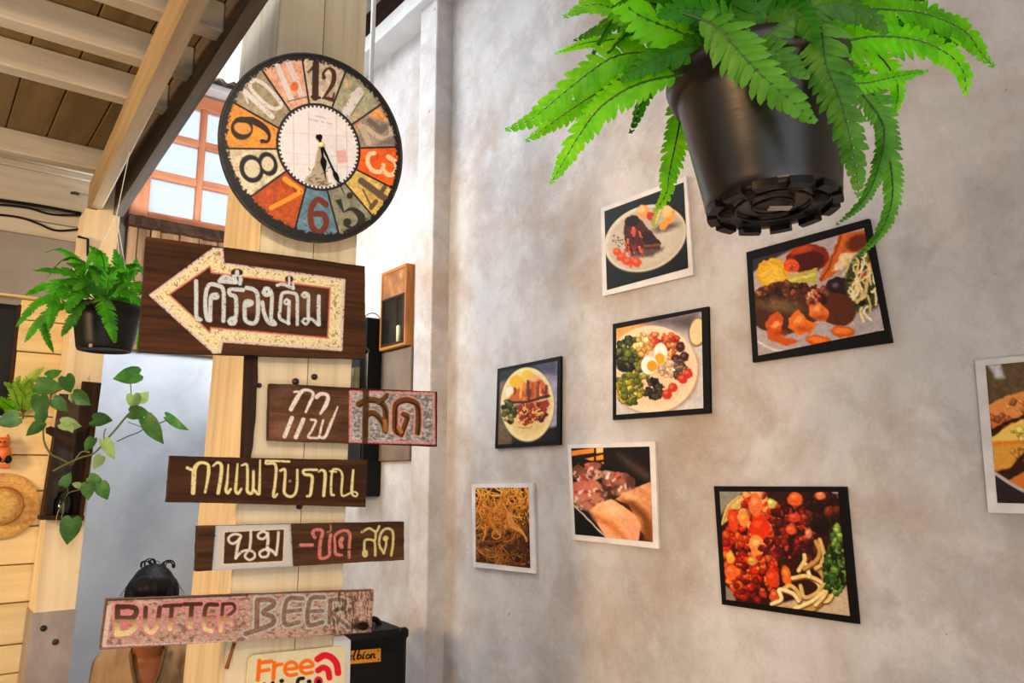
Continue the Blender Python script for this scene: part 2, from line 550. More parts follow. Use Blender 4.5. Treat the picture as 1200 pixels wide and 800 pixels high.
def concrete():
    m, nt, p = new_mat('stained_plaster')
    N, Lk = nt.nodes.new, nt.links.new
    tc = N('ShaderNodeTexCoord')

    def nz(scale, detail, rough, dist=0.0, vec=None):
        n = N('ShaderNodeTexNoise')
        n.inputs['Scale'].default_value = scale
        n.inputs['Detail'].default_value = detail
        n.inputs['Roughness'].default_value = rough
        n.inputs['Distortion'].default_value = dist
        Lk(vec or tc.outputs['Object'], n.inputs['Vector'])
        return n.outputs['Fac']

    def ramp(f, st):
        r = N('ShaderNodeValToRGB')
        el = r.color_ramp.elements
        while len(el) > 1:
            el.remove(el[-1])
        for i, (ps, c) in enumerate(st):
            e = el[0] if i == 0 else el.new(ps)
            e.position = ps
            e.color = L4(c)
        Lk(f, r.inputs[0])
        return r.outputs[0]

    def mixc(f, a, b, mode='MIX'):
        x = N('ShaderNodeMix')
        x.data_type = 'RGBA'
        x.blend_type = mode
        if isinstance(f, float):
            x.inputs[0].default_value = f
        else:
            Lk(f, x.inputs[0])
        Lk(a, x.inputs[6])
        if isinstance(b, tuple):
            x.inputs[7].default_value = b
        else:
            Lk(b, x.inputs[7])
        return x.outputs[2]

    def rng(f, a, b, c=0.0, d=1.0):
        r = N('ShaderNodeMapRange')
        r.inputs[1].default_value, r.inputs[2].default_value = a, b
        r.inputs[3].default_value, r.inputs[4].default_value = c, d
        Lk(f, r.inputs[0])
        return r.outputs[0]

    mp = N('ShaderNodeMapping')
    mp.inputs['Scale'].default_value = (1, 1, 0.7)
    mp.inputs['Rotation'].default_value = (0.5, 0, 0)
    Lk(tc.outputs['Object'], mp.inputs['Vector'])
    base = ramp(nz(1.5, 8, 0.62, 0.15, mp.outputs[0]), [(0.30, (172, 170, 172)), (0.46, (200, 198, 200)), (0.6, (214, 212, 213)), (0.75, (221, 219, 220))])
    fine = ramp(nz(14, 6, 0.6), [(0.3, (184, 181, 180)), (0.6, (214, 212, 211))])
    c = mixc(0.3, base, fine)
    grey = rng(nz(2.3, 8, 0.64, 0.1), 0.52, 0.74, 0.0, 0.6)
    c = mixc(grey, c, L4((160, 156, 157)))
    mott = rng(nz(7.5, 6, 0.7, 0.3), 0.50, 0.70, 0.0, 0.42)
    c = mixc(mott, c, L4((158, 148, 142)))
    lite = rng(nz(5.0, 7, 0.7, 0.2), 0.54, 0.70, 0.0, 0.5)
    c = mixc(lite, c, L4((232, 229, 228)))
    # brown damp stains, stronger towards the foot of the wall
    sp = N('ShaderNodeSeparateXYZ')
    Lk(tc.outputs['Object'], sp.inputs[0])
    low = rng(sp.outputs['Z'], 2.3, 1.1, 0.06, 1.0)
    st = rng(nz(3.0, 8, 0.66, 0.2), 0.46, 0.72, 0.0, 0.75)
    mul = N('ShaderNodeMath')
    mul.operation = 'MULTIPLY'
    Lk(low, mul.inputs[0])
    Lk(st, mul.inputs[1])
    c = mixc(mul.outputs[0], c, L4((168, 142, 118)))
    # small dark pits
    grain = nz(120, 3, 0.6)
    c = mixc(rng(grain, 0.55, 0.72, 0.0, 0.10), c, L4((236, 230, 224)))
    c = mixc(rng(grain, 0.46, 0.30, 0.0, 0.10), c, L4((120, 110, 104)))
    pit = rng(nz(33, 2, 0.4), 0.765, 0.80, 0.0, 0.6)
    c = mixc(pit, c, L4((104, 94, 86)))
    Lk(c, p.inputs['Base Color'])
    p.inputs['Roughness'].default_value = 0.82
    p.inputs['Specular IOR Level'].default_value = 0.25
    bp = N('ShaderNodeBump')
    bp.inputs['Strength'].default_value = 0.25
    bp.inputs['Distance'].default_value = 0.006
    Lk(nz(22, 8, 0.6), bp.inputs['Height'])
    Lk(bp.outputs[0], p.inputs['Normal'])
    return m


M['plaster'] = concrete()

# ------------------------------------------------------------------ painter for flat prints and chalked signs
_TAB = {}


def vnoise(x, y, seed=0):
    if seed not in _TAB:
        _TAB[seed] = np.random.RandomState(seed).rand(256, 256)
    T = _TAB[seed]
    xi, yi = np.floor(x).astype(int), np.floor(y).astype(int)
    fx, fy = x - xi, y - yi
    fx, fy = fx * fx * (3 - 2 * fx), fy * fy * (3 - 2 * fy)
    g = lambda a, b: T[b & 255, a & 255]
    return (g(xi, yi) * (1 - fx) + g(xi + 1, yi) * fx) * (1 - fy) + (g(xi, yi + 1) * (1 - fx) + g(xi + 1, yi + 1) * fx) * fy


def fbm(x, y, seed=0, o=4):
    s, a, t = 0, 0.5, 0
    for i in range(o):
        s = s + a * vnoise(x * 2 ** i + 17.3 * i, y * 2 ** i + 9.1 * i, seed + i)
        t += a
        a *= 0.55
    return s / t


def sstep(a, b, x):
    t = np.clip((x - a) / (b - a), 0, 1)
    return t * t * (3 - 2 * t)


class Canvas:
    """colours on a grid of surface points; shapes are given in the coordinates of the crop they were traced from"""

    def __init__(s, P):
        s.X, s.Y = proj(P)
        s.C = np.zeros(P.shape)
        s.x0, s.y0, s.k = 0, 0, 1
        s.wx, s.wy = 0, 0
        s.tex = None

    def crop(s, x0, y0, k):
        s.x0, s.y0, s.k = x0, y0, k
        return s

    def warp(s, amp, scale, seed=5):
        s.wx = (fbm(s.X / scale, s.Y / scale, seed) - 0.5) * 2 * amp
        s.wy = (fbm(s.X / scale, s.Y / scale, seed + 31) - 0.5) * 2 * amp

    def P(s, pts):
        a = np.asarray(pts, float)
        return np.stack([s.x0 + a[..., 0] / s.k, s.y0 + a[..., 1] / s.k], -1)

    def put(s, m, col):
        m = np.clip(m, 0, 1)[..., None]
        s.C = s.C * (1 - m) + np.asarray(col, float) * m

    def ell(s, x, y, rx, ry, ang=0, col=(0, 0, 0), soft=0.8, a=1.0):
        c = s.P([(x, y)])[0]
        rx, ry = rx / s.k, ry / s.k
        ca, sa = math.cos(math.radians(ang)), math.sin(math.radians(ang))
        dx, dy = s.X + s.wx - c[0], s.Y + s.wy - c[1]
        u, v = dx * ca + dy * sa, -dx * sa + dy * ca
        d = (np.sqrt((u / rx) ** 2 + (v / ry) ** 2) - 1) * min(rx, ry)
        m = sstep(soft, -soft, d) * a
        s.put(m, col)
        return m

    def polymask(s, pts, soft=0.6):
        Q = s.P(pts)
        x, y = s.X + s.wx, s.Y + s.wy
        ins = np.zeros(x.shape, bool)
        dd = np.full(x.shape, 1e9)
        for i in range(len(Q)):
            (x1, y1), (x2, y2) = Q[i], Q[(i + 1) % len(Q)]
            c = ((y1 > y) != (y2 > y)) & (x < (x2 - x1) * (y - y1) / (y2 - y1 + 1e-9) + x1)
            ins ^= c
            dd = np.minimum(dd, s.seg(x, y, x1, y1, x2, y2)[0])
        d = np.where(ins, -dd, dd)
        return sstep(soft, -soft, d)

    def poly(s, pts, col, soft=0.6, a=1.0):
        m = s.polymask(pts, soft) * a
        s.put(m, col)
        return m

    @staticmethod
    def seg(x, y, x1, y1, x2, y2):
        dx, dy = x2 - x1, y2 - y1
        t = np.clip(((x - x1) * dx + (y - y1) * dy) / (dx * dx + dy * dy + 1e-9), 0, 1)
        return np.hypot(x - x1 - t * dx, y - y1 - t * dy), t

    def linemask(s, pts, wd, soft=0.5, smooth=True):
        Q = s.P(pts)
        wd = np.full(len(Q), float(wd)) if np.isscalar(wd) else np.asarray(wd, float)
        wd = wd / s.k / 2
        if smooth and len(Q) > 2:
            n = (len(Q) - 1) * 5 + 1
            wd = np.interp(np.linspace(0, len(Q) - 1, n), np.arange(len(Q)), wd)
            Q = catmull(np.c_[Q, np.zeros(len(Q))], n)[:, :2]
        m = np.zeros(s.X.shape)
        pad = wd.max() + soft + 2 + (np.abs(s.wx).max() if not np.isscalar(s.wx) else 0)
        bx = (s.X > Q[:, 0].min() - pad) & (s.X < Q[:, 0].max() + pad) & (s.Y > Q[:, 1].min() - pad) & (s.Y < Q[:, 1].max() + pad)
        if not bx.any():
            return m
        x, y = (s.X + s.wx)[bx], (s.Y + s.wy)[bx]
        best = np.full(x.shape, 1e9)
        for i in range(len(Q) - 1):
            d, t = s.seg(x, y, *Q[i], *Q[i + 1])
            best = np.minimum(best, d - (wd[i] * (1 - t) + wd[i + 1] * t))
        m[bx] = sstep(soft, -soft, best)
        return m

    def line(s, pts, wd, col, soft=0.5, smooth=True, a=1.0):
        m = s.linemask(pts, wd, soft, smooth) * a
        s.put(m, col)
        return m

    def chalk(s, pts, wd, col, smooth=True, keep=0.3, soft=0.6):
        g = fbm(s.X / 1.3, s.Y / 1.3, 77, 2)
        m = s.linemask(pts, wd, soft, smooth) * sstep(keep - 0.12, keep + 0.12, g)
        s.put(m * 0.95, col)

    def scatter(s, x, y, rx, ry, n, r0, r1, cols, seed=0, asp=0.7, soft=0.5):
        R = random.Random(seed)
        for _ in range(n):
            g, q = R.uniform(0, 6.283), math.sqrt(R.random())
            r = R.uniform(r0, r1)
            px, py, r2, an, cc = x + rx * q * math.cos(g), y + ry * q * math.sin(g), r * R.uniform(asp - 0.15, 1), R.uniform(0, 180), np.asarray(R.choice(cols), float) * R.uniform(0.85, 1.12)
            s.ell(px, py, r, r2, an, cc * 0.66, soft)
            s.ell(px - r * .10, py - r * .14, r * .80, r2 * .78, an, np.minimum(cc, 255), soft)
            s.ell(px - r * .25, py - r * .30, r * .30, r2 * .22, an, np.minimum(cc * 1.22 + 14, 255), soft, 0.8)

    def mottle(s, amp, scale, seed=3, sx=1.0):
        n = fbm(s.X / scale / sx, s.Y / scale, seed) - 0.5
        s.C = np.clip(s.C * (1 + (2 * amp * n)[..., None]), 0, 255)

    def colors(s):
        return lin(np.clip(s.C, 0, 255)).reshape(-1, 3)


def grid_points(q, nu, nv):
    """q: TL, TR, BR, BL 3-D; rows from top to bottom"""
    tl, tr, br, bl = [np.asarray(p, float) for p in q]
    u = np.linspace(0, 1, nu)[None, :, None]
    v = np.linspace(0, 1, nv)[:, None, None]
    return (tl * (1 - u) + tr * u) * (1 - v) + (bl * (1 - u) + br * u) * v


def grid_faces(nu, nv, off=0):
    i = np.arange(nv - 1)[:, None] * nu + np.arange(nu - 1)[None, :] + off
    return np.stack([i, i + nu, i + nu + 1, i + 1], -1).reshape(-1, 4)

# ================================================================== the setting
WX = 1.70            # plane of the long right wall
YB = 3.80            # plane of the far wall
YS = 3.35            # plane of the yellow siding
XV, YV, ZV = np.array([1., 0, 0]), np.array([0, 1., 0]), np.array([0, 0, 1.])

floor = box('floor', (-2.6, -1.6, -0.10), (1.95, 4.1, 0.0), M['floor'], kind='structure', bev=0)
wr = box('wall_right', (WX, -1.2, 0.0), (WX + 0.18, YB, 3.98), M['plaster'], kind='structure', bev=0)
wf_ = box('light_block_front', (0.7, -1.4, 0.0), (WX + 0.18, -1.28, 4.02), M['cream'], kind='structure', bev=0)  # unseen wall added to cut the sky light from behind the camera
wsd = box('light_block_side', (-2.72, -1.4, 0.0), (-2.6, 4.0, 2.5), M['planks'], kind='structure', bev=0)  # unseen wall added to cut the light from the open left side
# pilaster standing proud of the right wall
py0 = on_x(525, 400, WX)[1]
py1 = on_x(488, 250, WX - 0.08)[1]
box('pilaster', (WX - 0.08, py0, 0.0), (WX + 0.02, py1, 3.70), M['plaster'], wr, bev=0.004, along='z')

# wall plate, ledge and roof edge above the right wall
zt = 3.655
t1 = box('trim_1', (WX - 0.115, 1.2, zt), (WX + 0.10, YB, zt + 0.085), M['whitemetal'], kind='structure', along='y')
box('ledge', (WX - 0.075, 1.2, zt + 0.085), (WX + 0.10, YB, zt + 0.20), M['cream'], t1, along='y')
roof = box('roof', (-2.6, -1.4, 4.02), (WX + 0.3, 1.9, 4.05), M['whiteroof'], kind='structure', bev=0)  # unseen main roof, its extent set to shade the near right wall
box('sun_blocker', (-2.6, 1.9, 4.02), (0.06, YB + 0.2, 4.05), M['whiteroof'], roof, bev=0)  # unseen slab added to keep the sun off the near wall
for i in range(7):
    box('roof_board', (1.36, 1.91 + i * 0.27, 4.00), (WX + 0.3, 1.91 + i * 0.27 + 0.262, 4.022), M['whiteroof'], roof)
box('roof_beam', (1.33, 1.2, 3.88), (1.40, YB, 4.0), M['cream'], roof, along='y')
box('shade_gap_strip', (WX - 0.02, 1.2, 3.86), (WX + 0.1, YB, 4.0), M['dark'], roof, along='y')  # dark strip standing in for the shaded gap above the wall plate

# far wall: cement below, bare planks above it, then the window
wb = box('wall_back', (0.2, YB, 0.0), (WX + 0.18, YB + 0.12, 2.165), M['greywall'], kind='structure', bev=0)
box('upper_infill', (1.30, YB + 0.01, 2.165), (WX + 0.18, YB + 0.12, 3.98), M['greywall'], wb, bev=0)
zsill = 2.765
px0 = 0.30
xs = [0.30, 0.44, 0.575, 0.70, 0.745, 0.80, 0.845, 0.93, 1.02, 1.11, 1.20, 1.30]
for i in range(len(xs) - 1):
    if xs[i] < 0.69:
        continue
    box('board', (xs[i] + 0.002, YB - 0.012 - 0.006 * (i % 2), 2.17), (xs[i + 1] - 0.002, YB + 0.05, zsill - 0.03), M['planks'], wb, bev=0.003, along='z')
box('board', (0.20, YB + 0.005, 2.17), (0.70, YB + 0.06, 3.6), M['fascia'], wb, along='z')
box('nailing_strip', (0.70, YB - 0.03, 2.155), (1.30, YB - 0.001, 2.178), M['planks'], wb)

# window
wx = [on_y(152, 240, YB)[0], on_y(173, 240, YB)[0], on_y(227, 250, YB)[0], on_y(234.5, 250, YB)[0]]
wx += [wx[3] + (wx[2] - wx[1]), 0]
wx[5] = wx[4] + 0.085
zz = [on_y(209, y, YB)[2] for y in (266, 256, 215, 206, 168, 159.5, 122, 107)]
win = mesh('window_1', [(0, 0, 0)], [], M['orangeframe'], loc=((wx[0] + wx[5]) / 2, YB, zz[0]), kind='structure')
fo = dict(parent=win, bev=0.004)
mo = M['orangeframe']
box('stile', (wx[0], YB - 0.03, zz[0]), (wx[1], YB + 0.03, zz[7]), mo, along='z', **fo)
box('stile', (wx[4], YB - 0.03, zz[0]), (wx[5], YB + 0.03, zz[7]), mo, along='z', **fo)
box('rail', (wx[1], YB - 0.028, zz[0]), (wx[4], YB + 0.03, zz[1]), mo, **fo)
box('rail', (wx[1], YB - 0.028, zz[6]), (wx[4], YB + 0.03, zz[7]), mo, **fo)
box('mullion', (wx[2], YB - 0.018, zz[1]), (wx[3], YB + 0.022, zz[6]), mo, along='z', **fo)
for a, b in ((2, 3), (4, 5)):
    for c, d in ((1, 2), (3, 4)):
        box('glazing_bar', (wx[c], YB - 0.018, zz[a]), (wx[d], YB + 0.022, zz[b]), mo, **fo)
for c, d in ((1, 2), (3, 4)):
    for a, b in ((1, 2), (3, 4), (5, 6)):
        box('pane', (wx[c] - 0.006, YB + 0.001, zz[a] - 0.006), (wx[d] + 0.006, YB + 0.005, zz[b] + 0.006), M['pane'], win, bev=0)
sill = mesh('sill', *(lambda r: (r[0], r[1]))((lambda nx: ([p for i in range(nx) for p in ((0.69 + i * 0.62 / (nx - 1), YB - 0.075 - random.Random(i).uniform(0, .014), zz[0] - 0.004), (0.69 + i * 0.62 / (nx - 1), YB - 0.07 - random.Random(i + 50).uniform(0, .014), zz[0] - 0.042 - random.Random(i + 9).uniform(0, .012)), (0.69 + i * 0.62 / (nx - 1), YB + 0.03, zz[0] - 0.042), (0.69 + i * 0.62 / (nx - 1), YB + 0.03, zz[0] - 0.004))], [(i * 4 + k, i * 4 + (k + 1) % 4, i * 4 + 4 + (k + 1) % 4, i * 4 + 4 + k) for i in range(nx - 1) for k in range(4)] + [(0, 3, 2, 1), tuple((nx - 1) * 4 + k for k in range(4))]))(24)), M['dark'], win)
fix_normals(sill)
# rusty eave sheet lying over a pale gutter board above the window
R = random.Random(4)
eave = box('trim_2', (wx[0] - 0.1, YB - 0.10, zz[7] + 0.012), (wx[5] + 0.1, YB + 0.05, zz[7] + 0.045), M['whitemetal'], kind='structure')
V, F = [], []
nx = 60
for i in range(nx):
    x = wx[0] - 0.1 + (wx[5] - wx[0] + 0.2) * i / (nx - 1)
    h = 0.010 * math.sin(i * 1.26)
    V += [(x, YB - 0.13 - R.uniform(0, .012), zz[7] + 0.058 + h), (x, YB + 0.25, zz[7] + 0.145 + h), (x, YB + 0.25, zz[7] + 0.140 + h), (x, YB - 0.13, zz[7] + 0.050 + h)]
for i in range(nx - 1):
    for k in range(4):
        F.append((i * 4 + k, i * 4 + (k + 1) % 4, i * 4 + 4 + (k + 1) % 4, i * 4 + 4 + k))
fix_normals(mesh('roof_sheet', V, F, M['rust'], eave))

# ------------------------------------------------------------------ left side: siding wall, upper panel
wl = box('wall_left', (-2.6, YS + 0.03, 0.0), (0.47, YS + 0.10, 3.0), M['greypanel'], kind='structure', bev=0)
ss = [785, 752, 704, 660, 616, 575, 533, 488, 451, 413, 376, 352]
zs = [on_y(45, y, YS)[2] for y in ss]
zlow = [zs[0] - 0.145 * (k + 1) for k in range(6)][::-1]
zs = zlow + zs
op = [on_y(21, 358, YS), on_y(15, 487, YS)]
ox, oz0, oz1 = (op[0][0] + op[1][0]) / 2, on_y(10, 489, YS)[2], on_y(10, 355, YS)[2]
for i in range(len(zs) - 1):
    a, b = zs[i], zs[i + 1]
    lo = -1.6
    if b > oz0 + 0.01:
        if a < oz0 - 0.01:
            box('board', (lo, YS, a + 0.002), (0.50, YS + 0.03, oz0), M['siding'], wl)
            a = oz0
        lo = ox
        box('board', (-1.6, YS, a + 0.002), (ox - 0.62, YS + 0.03, b - 0.002), M['siding'], wl)
    box('board', (lo, YS + 0.002 * (i % 3), a + 0.002), (0.50, YS + 0.03, b - 0.002), M['siding'], wl)
# dark window opening with its cream head
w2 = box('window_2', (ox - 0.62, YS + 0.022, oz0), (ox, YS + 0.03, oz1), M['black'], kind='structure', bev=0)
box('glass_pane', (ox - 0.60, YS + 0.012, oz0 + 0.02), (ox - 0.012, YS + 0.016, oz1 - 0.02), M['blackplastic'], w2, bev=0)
box('side_frame', (ox - 0.012, YS + 0.002, oz0), (ox + 0.002, YS + 0.03, oz1), M['dark'], w2, along='z')
zh = on_y(20, 346, YS)[2]
box('head_frame', (ox - 0.72, YS - 0.022, zs[-1]), (0.50, YS + 0.03, zh), M['siding'], w2)
# grey panel, then planks with a dark gap
zp0, zp1 = zh, on_y(50, 277, YS)[2]
box('panel', (-1.6, YS + 0.008, zp0), (0.50, YS + 0.03, zp1), M['greypanel'], wl)
zg = [zp1, on_y(50, 259, YS)[2], on_y(50, 246, YS)[2], on_y(50, 241, YS)[2], on_y(50, 202, YS)[2], on_y(50, 195, YS)[2], on_y(50, 180, YS)[2], 2.99]
box('board', (-1.6, YS, zg[0]), (0.50, YS + 0.03, zg[1] - 0.004), M['joist'], wl)
box('board', (-1.6, YS + 0.004, zg[1]), (0.50, YS + 0.03, zg[2]), M['joist'], wl)
box('board', (-1.6, YS, zg[3]), (0.50, YS + 0.03, zg[4]), M['joist'], wl)
box('batten', (-1.6, YS - 0.012, zg[4]), (0.50, YS + 0.03, zg[5]), M['joist'], wl)
box('batten', (-1.6, YS - 0.035, zg[5]), (0.50, YS + 0.03, zg[6]), M['joist'], wl)
box('board', (-1.6, YS, zg[6]), (0.50, YS + 0.03, zg[7]), M['joist'], wl)
# cables tacked along the planks
cb = []
for k, (pts, r) in enumerate([([(-20, 238), (30, 243), (60, 251), (95, 252)], 0.004), ([(-20, 250), (20, 254), (45, 262), (66, 270), (98, 268)], 0.004), ([(-20, 232), (40, 240), (95, 250)], 0.006)]):
    o = tube('cable', catmull([on_y(x, y, YS - 0.012) for x, y in pts], 20), r, M['black'])
    o['label'] = ['thin black cable sagging along the upper left planks', 'lowest black cable drooping above the grey panel', 'thick black cable in the gap between upper planks'][k]
    o['category'] = 'cable'
    cb.append(o)

# ------------------------------------------------------------------ mezzanine ceiling over the left side
P1, P2 = on_z(106, 240, 2.60), on_z(218, 0, 2.60)
bd = nrm(P2 - P1)
bside = np.array([-bd[1], bd[0], 0])
if bside[0] < 0:
    bside = -bside
ceil = mesh('ceiling', [(0, 0, 0)], [], M['ceilboard'], loc=(-0.4, 2.0, 2.84), kind='structure')
BH, BW = 0.125, 0.045
yend = 3.28
tA, tB = (yend - P1[1]) / bd[1], (0.4 - P1[1]) / bd[1]
A, B = P1 + bd * tA, P1 + bd * tB
obox('beam', (A + B) / 2 + bside * BW / 2 + ZV * BH / 2, bd, bside, ZV, (abs(tB - tA), BW, BH), M['beam'], ceil, 0.005)
JZ = 2.60 + BH
JH = 0.085
# joists rest on the beam and stop at the dark fascia
fx = 0.535
jy = [on_z(157, 66, JZ)[1], on_z(135, 111, JZ)[1]]
stp = jy[1] - jy[0]
ylist = [jy[0] - 2 * stp, jy[0] - stp, jy[0], jy[1], on_z(100, 196, JZ)[1]]
y = ylist[0]
while y > 0.6:
    y -= stp
    ylist.insert(0, y)
for y in ylist:
    obox('joist', ((-1.6 + fx) / 2, y + 0.030, JZ + JH / 2), (1, 0, 0), (0, 1, 0), (0, 0, 1), (1.6 + fx, 0.06, JH), M['joist'], ceil, 0.005)
# boards over the joists, running along y
bx = fx - 0.002
kb = 0
while bx > -1.6:
    wdt = [0.118, 0.132, 0.125, 0.14][kb % 4]
    box('board', (bx - wdt + 0.003, 0.2, JZ + JH + 0.001), (bx, YS + 0.03, JZ + JH + 0.022 + 0.002 * (kb % 3)), M['ceilboard'], ceil, bev=0.003, along='y')
    bx -= wdt
    kb += 1
box('upper_deck', (-2.6, -1.0, JZ + JH + 0.03), (fx, YS + 0.05, JZ + JH + 0.06), M['fascia'], ceil, bev=0)
# dark fascia plank that closes the joist ends
fa = [on_x(152, 222, fx), on_x(290, 0, fx), None, None]
f0, f1 = on_x(158, 212, fx), on_x(284, 15, fx)
sl = (f1[2] - f0[2]) / (f1[1] - f0[1])
zb = lambda yy: f0[2] + sl * (yy - f0[1])
q = [(fx, 3.19, zb(3.19)), (fx, 0.3, zb(0.3)), (fx, 0.3, max(zb(0.3) + 0.1, JZ + JH)), (fx, 3.19, JZ + JH)]
slab('trim_3', q, (-1, 0, 0), 0.035, M['fascia'], None, kind='structure', along=(0, 1, 0))

# ------------------------------------------------------------------ cream post carrying the beam
PY = 3.20
pt = [on_y(101, 243, PY), on_y(142, 243, PY)]
pb = [on_y(47, 660, PY), on_y(94, 660, PY)]


def post_x(z, side):
    a, b = pt[side], pb[side]
    return a[0] + (b[0] - a[0]) * (z - a[2]) / (b[2] - a[2])


post = thing('wooden_post', 'aged cream wooden post under the ceiling beam, metal plate at its foot', 'post', (0.47, PY + 0.07, 0))
slab('cleat_block', [(0.482, PY, 2.735), (0.560, PY, 2.735), (0.560, PY, 2.596), (0.482, PY, 2.596)], (0, -1, 0), 0.07, M['creampost'], ceil, along=(0, 0, 1))
zc = on_y(60, 716, PY)[2]
for nm, z0, z1, mm, dy in (('shaft', 0.0, 2.598, M['creampost'], 0),):
    xl0, xr0, xl1, xr1 = post_x(z0, 0), post_x(z0, 1), post_x(z1, 0), post_x(z1, 1)
    z1 = 2.596
    slab(nm, [(xl1, PY, z1), (xr1, PY, z1), (xr0, PY, z0), (xl0, PY, z0)], (0, -1, 0), 0.145, mm, post, along=(0, 0, 1))
e = 0.004
mt = slab('metal_plate', [(post_x(zc, 0) - e, PY - e, zc), (post_x(zc, 1) + e, PY - e, zc), (post_x(0, 1) + e, PY - e, 0.0), (post_x(0, 0) - e, PY - e, 0.0)], (0, -1, 0), 0.153, M['galv'], post, label='grey sheet-metal plate at the post foot', along=(0, 0, 1))
for x, y in ((51, 736), (65, 752)):
    p = on_y(x, y, PY - e)
    lathe('bolt', [(0.011, 0.0), (0.010, 0.004), (0.006, 0.007), (0.0, 0.008)], p, M['iron'], post, 12, (0, -1, 0))
# small pale board and bracket on the post head
hp = [on_y(90, 278, PY - 0.02), on_y(102, 278, PY - 0.02), on_y(102, 330, PY - 0.02), on_y(88, 330, PY - 0.02)]
slab('cleat', hp, (0, -1, 0), 0.019, M['cream'], post, along=(0, 0, 1))
brk = tube('bracket', [on_y(91, 277, PY - 0.025), on_y(103, 280, PY - 0.025), on_y(103, 300, PY - 0.025)], 0.005, M['black'], post, 6, label='black bent bracket')
tube('hook', [on_y(84, 226, YS - 0.004), on_y(88, 226, YS - 0.03), on_y(93, 228, YS - 0.03)], 0.006, M['iron'], wl, 6)

# ------------------------------------------------------------------ big wooden column with the signs
ca = math.radians(56) + AZ
CD = np.array([math.sin(ca), math.cos(ca), 0.0])          # to the right along the front face
CN = np.array([CD[1], -CD[0], 0.0])                        # out of the front face
CC = CAM + ray(350, 450) / (ray(350, 450) @ FH) * 1.9
CK = CN @ CC


def on_col(x, y, off=0.0):
    return hit(x, y, CN, CK + off)


def col_line(xa, ya, xb, yb, z):
    a, b = on_col(xa, ya), on_col(xb, yb)
    return a + (b - a) * (z - a[2]) / (b[2] - a[2])


ZT = 3.90
colm = thing('wooden_column', 'thick cream wooden column carrying the clock and the painted signs', 'column', (CC[0], CC[1], 0))
lf = lambda z: col_line(328, 0, 276.5, 620, z)
sm = lambda z: col_line(381, 6, 351, 640, z)
rf = lambda z: col_line(430, 0, 401, 690, z)
DEP = 0.385
TH = 0.022
core = [lf(ZT) - CN * TH, rf(ZT) - CN * TH, rf(0) - CN * TH, lf(0) - CN * TH]
slab('core', core, CN, DEP - TH, M['creampost'], colm, along=(0, 0, 1))
g = CD * 0.0012
slab('board', [lf(ZT), sm(ZT) - g, sm(0) - g, lf(0)], CN, TH, M['creampost'], colm, along=(0, 0, 1))
slab('board', [sm(ZT) + g, rf(ZT), rf(0), sm(0) + g], CN, TH, M['creampost'], colm, along=(0, 0, 1))
sd = []
lz = lambda z: lf(z) - CN * DEP
slab('side_board', [lz(ZT) - CD * .001, lf(ZT) - CD * .001, lf(0) - CD * .001, lz(0) - CD * .001], -CD, 0.004, M['cream'], colm, along=(0, 0, 1))
# dark wood strip nailed on the left edge, ragged on its right side
R = random.Random(11)
q = [on_col(287.5, 412, 0.012)]
for i in range(9):
    t = i / 8
    q.append(on_col(302.5 - 4.0 * t - (5 * t ** 6) + R.uniform(-1.2, 1.0), 412 + 125 * t, 0.012))
q.append(on_col(282.5, 537, 0.012))
slab('dark_strip', q, CN, 0.012, M['dark'], colm, along=(0, 0, 1), label='dark wood strip on the left edge')
for x, y, r in ((368, 441.5, 3.6), (346, 447, 4.0), (350.5, 593, 3.6), (303.5, 451.5, 2.8)):
    p = on_col(x, y)
    rr = r / 900 * 1.95
    lathe('bolt', [(rr, 0.0), (rr * 0.95, 0.005), (rr * 0.5, 0.008), (0.0, 0.009)], p, M['iron'], colm, 14, CN)
tube('nail', [on_col(275, 753, 0.006), on_col(270, 768, 0.008), on_col(265.5, 783, 0.006)], [0.004, 0.0035, 0.0045], noise_mat('rusty_iron', [(0.3, (130, 70, 24)), (0.7, (190, 112, 44))], (60, 60, 60), 4, 0.7, 0.2), colm, 6, label='bent rusty nail')

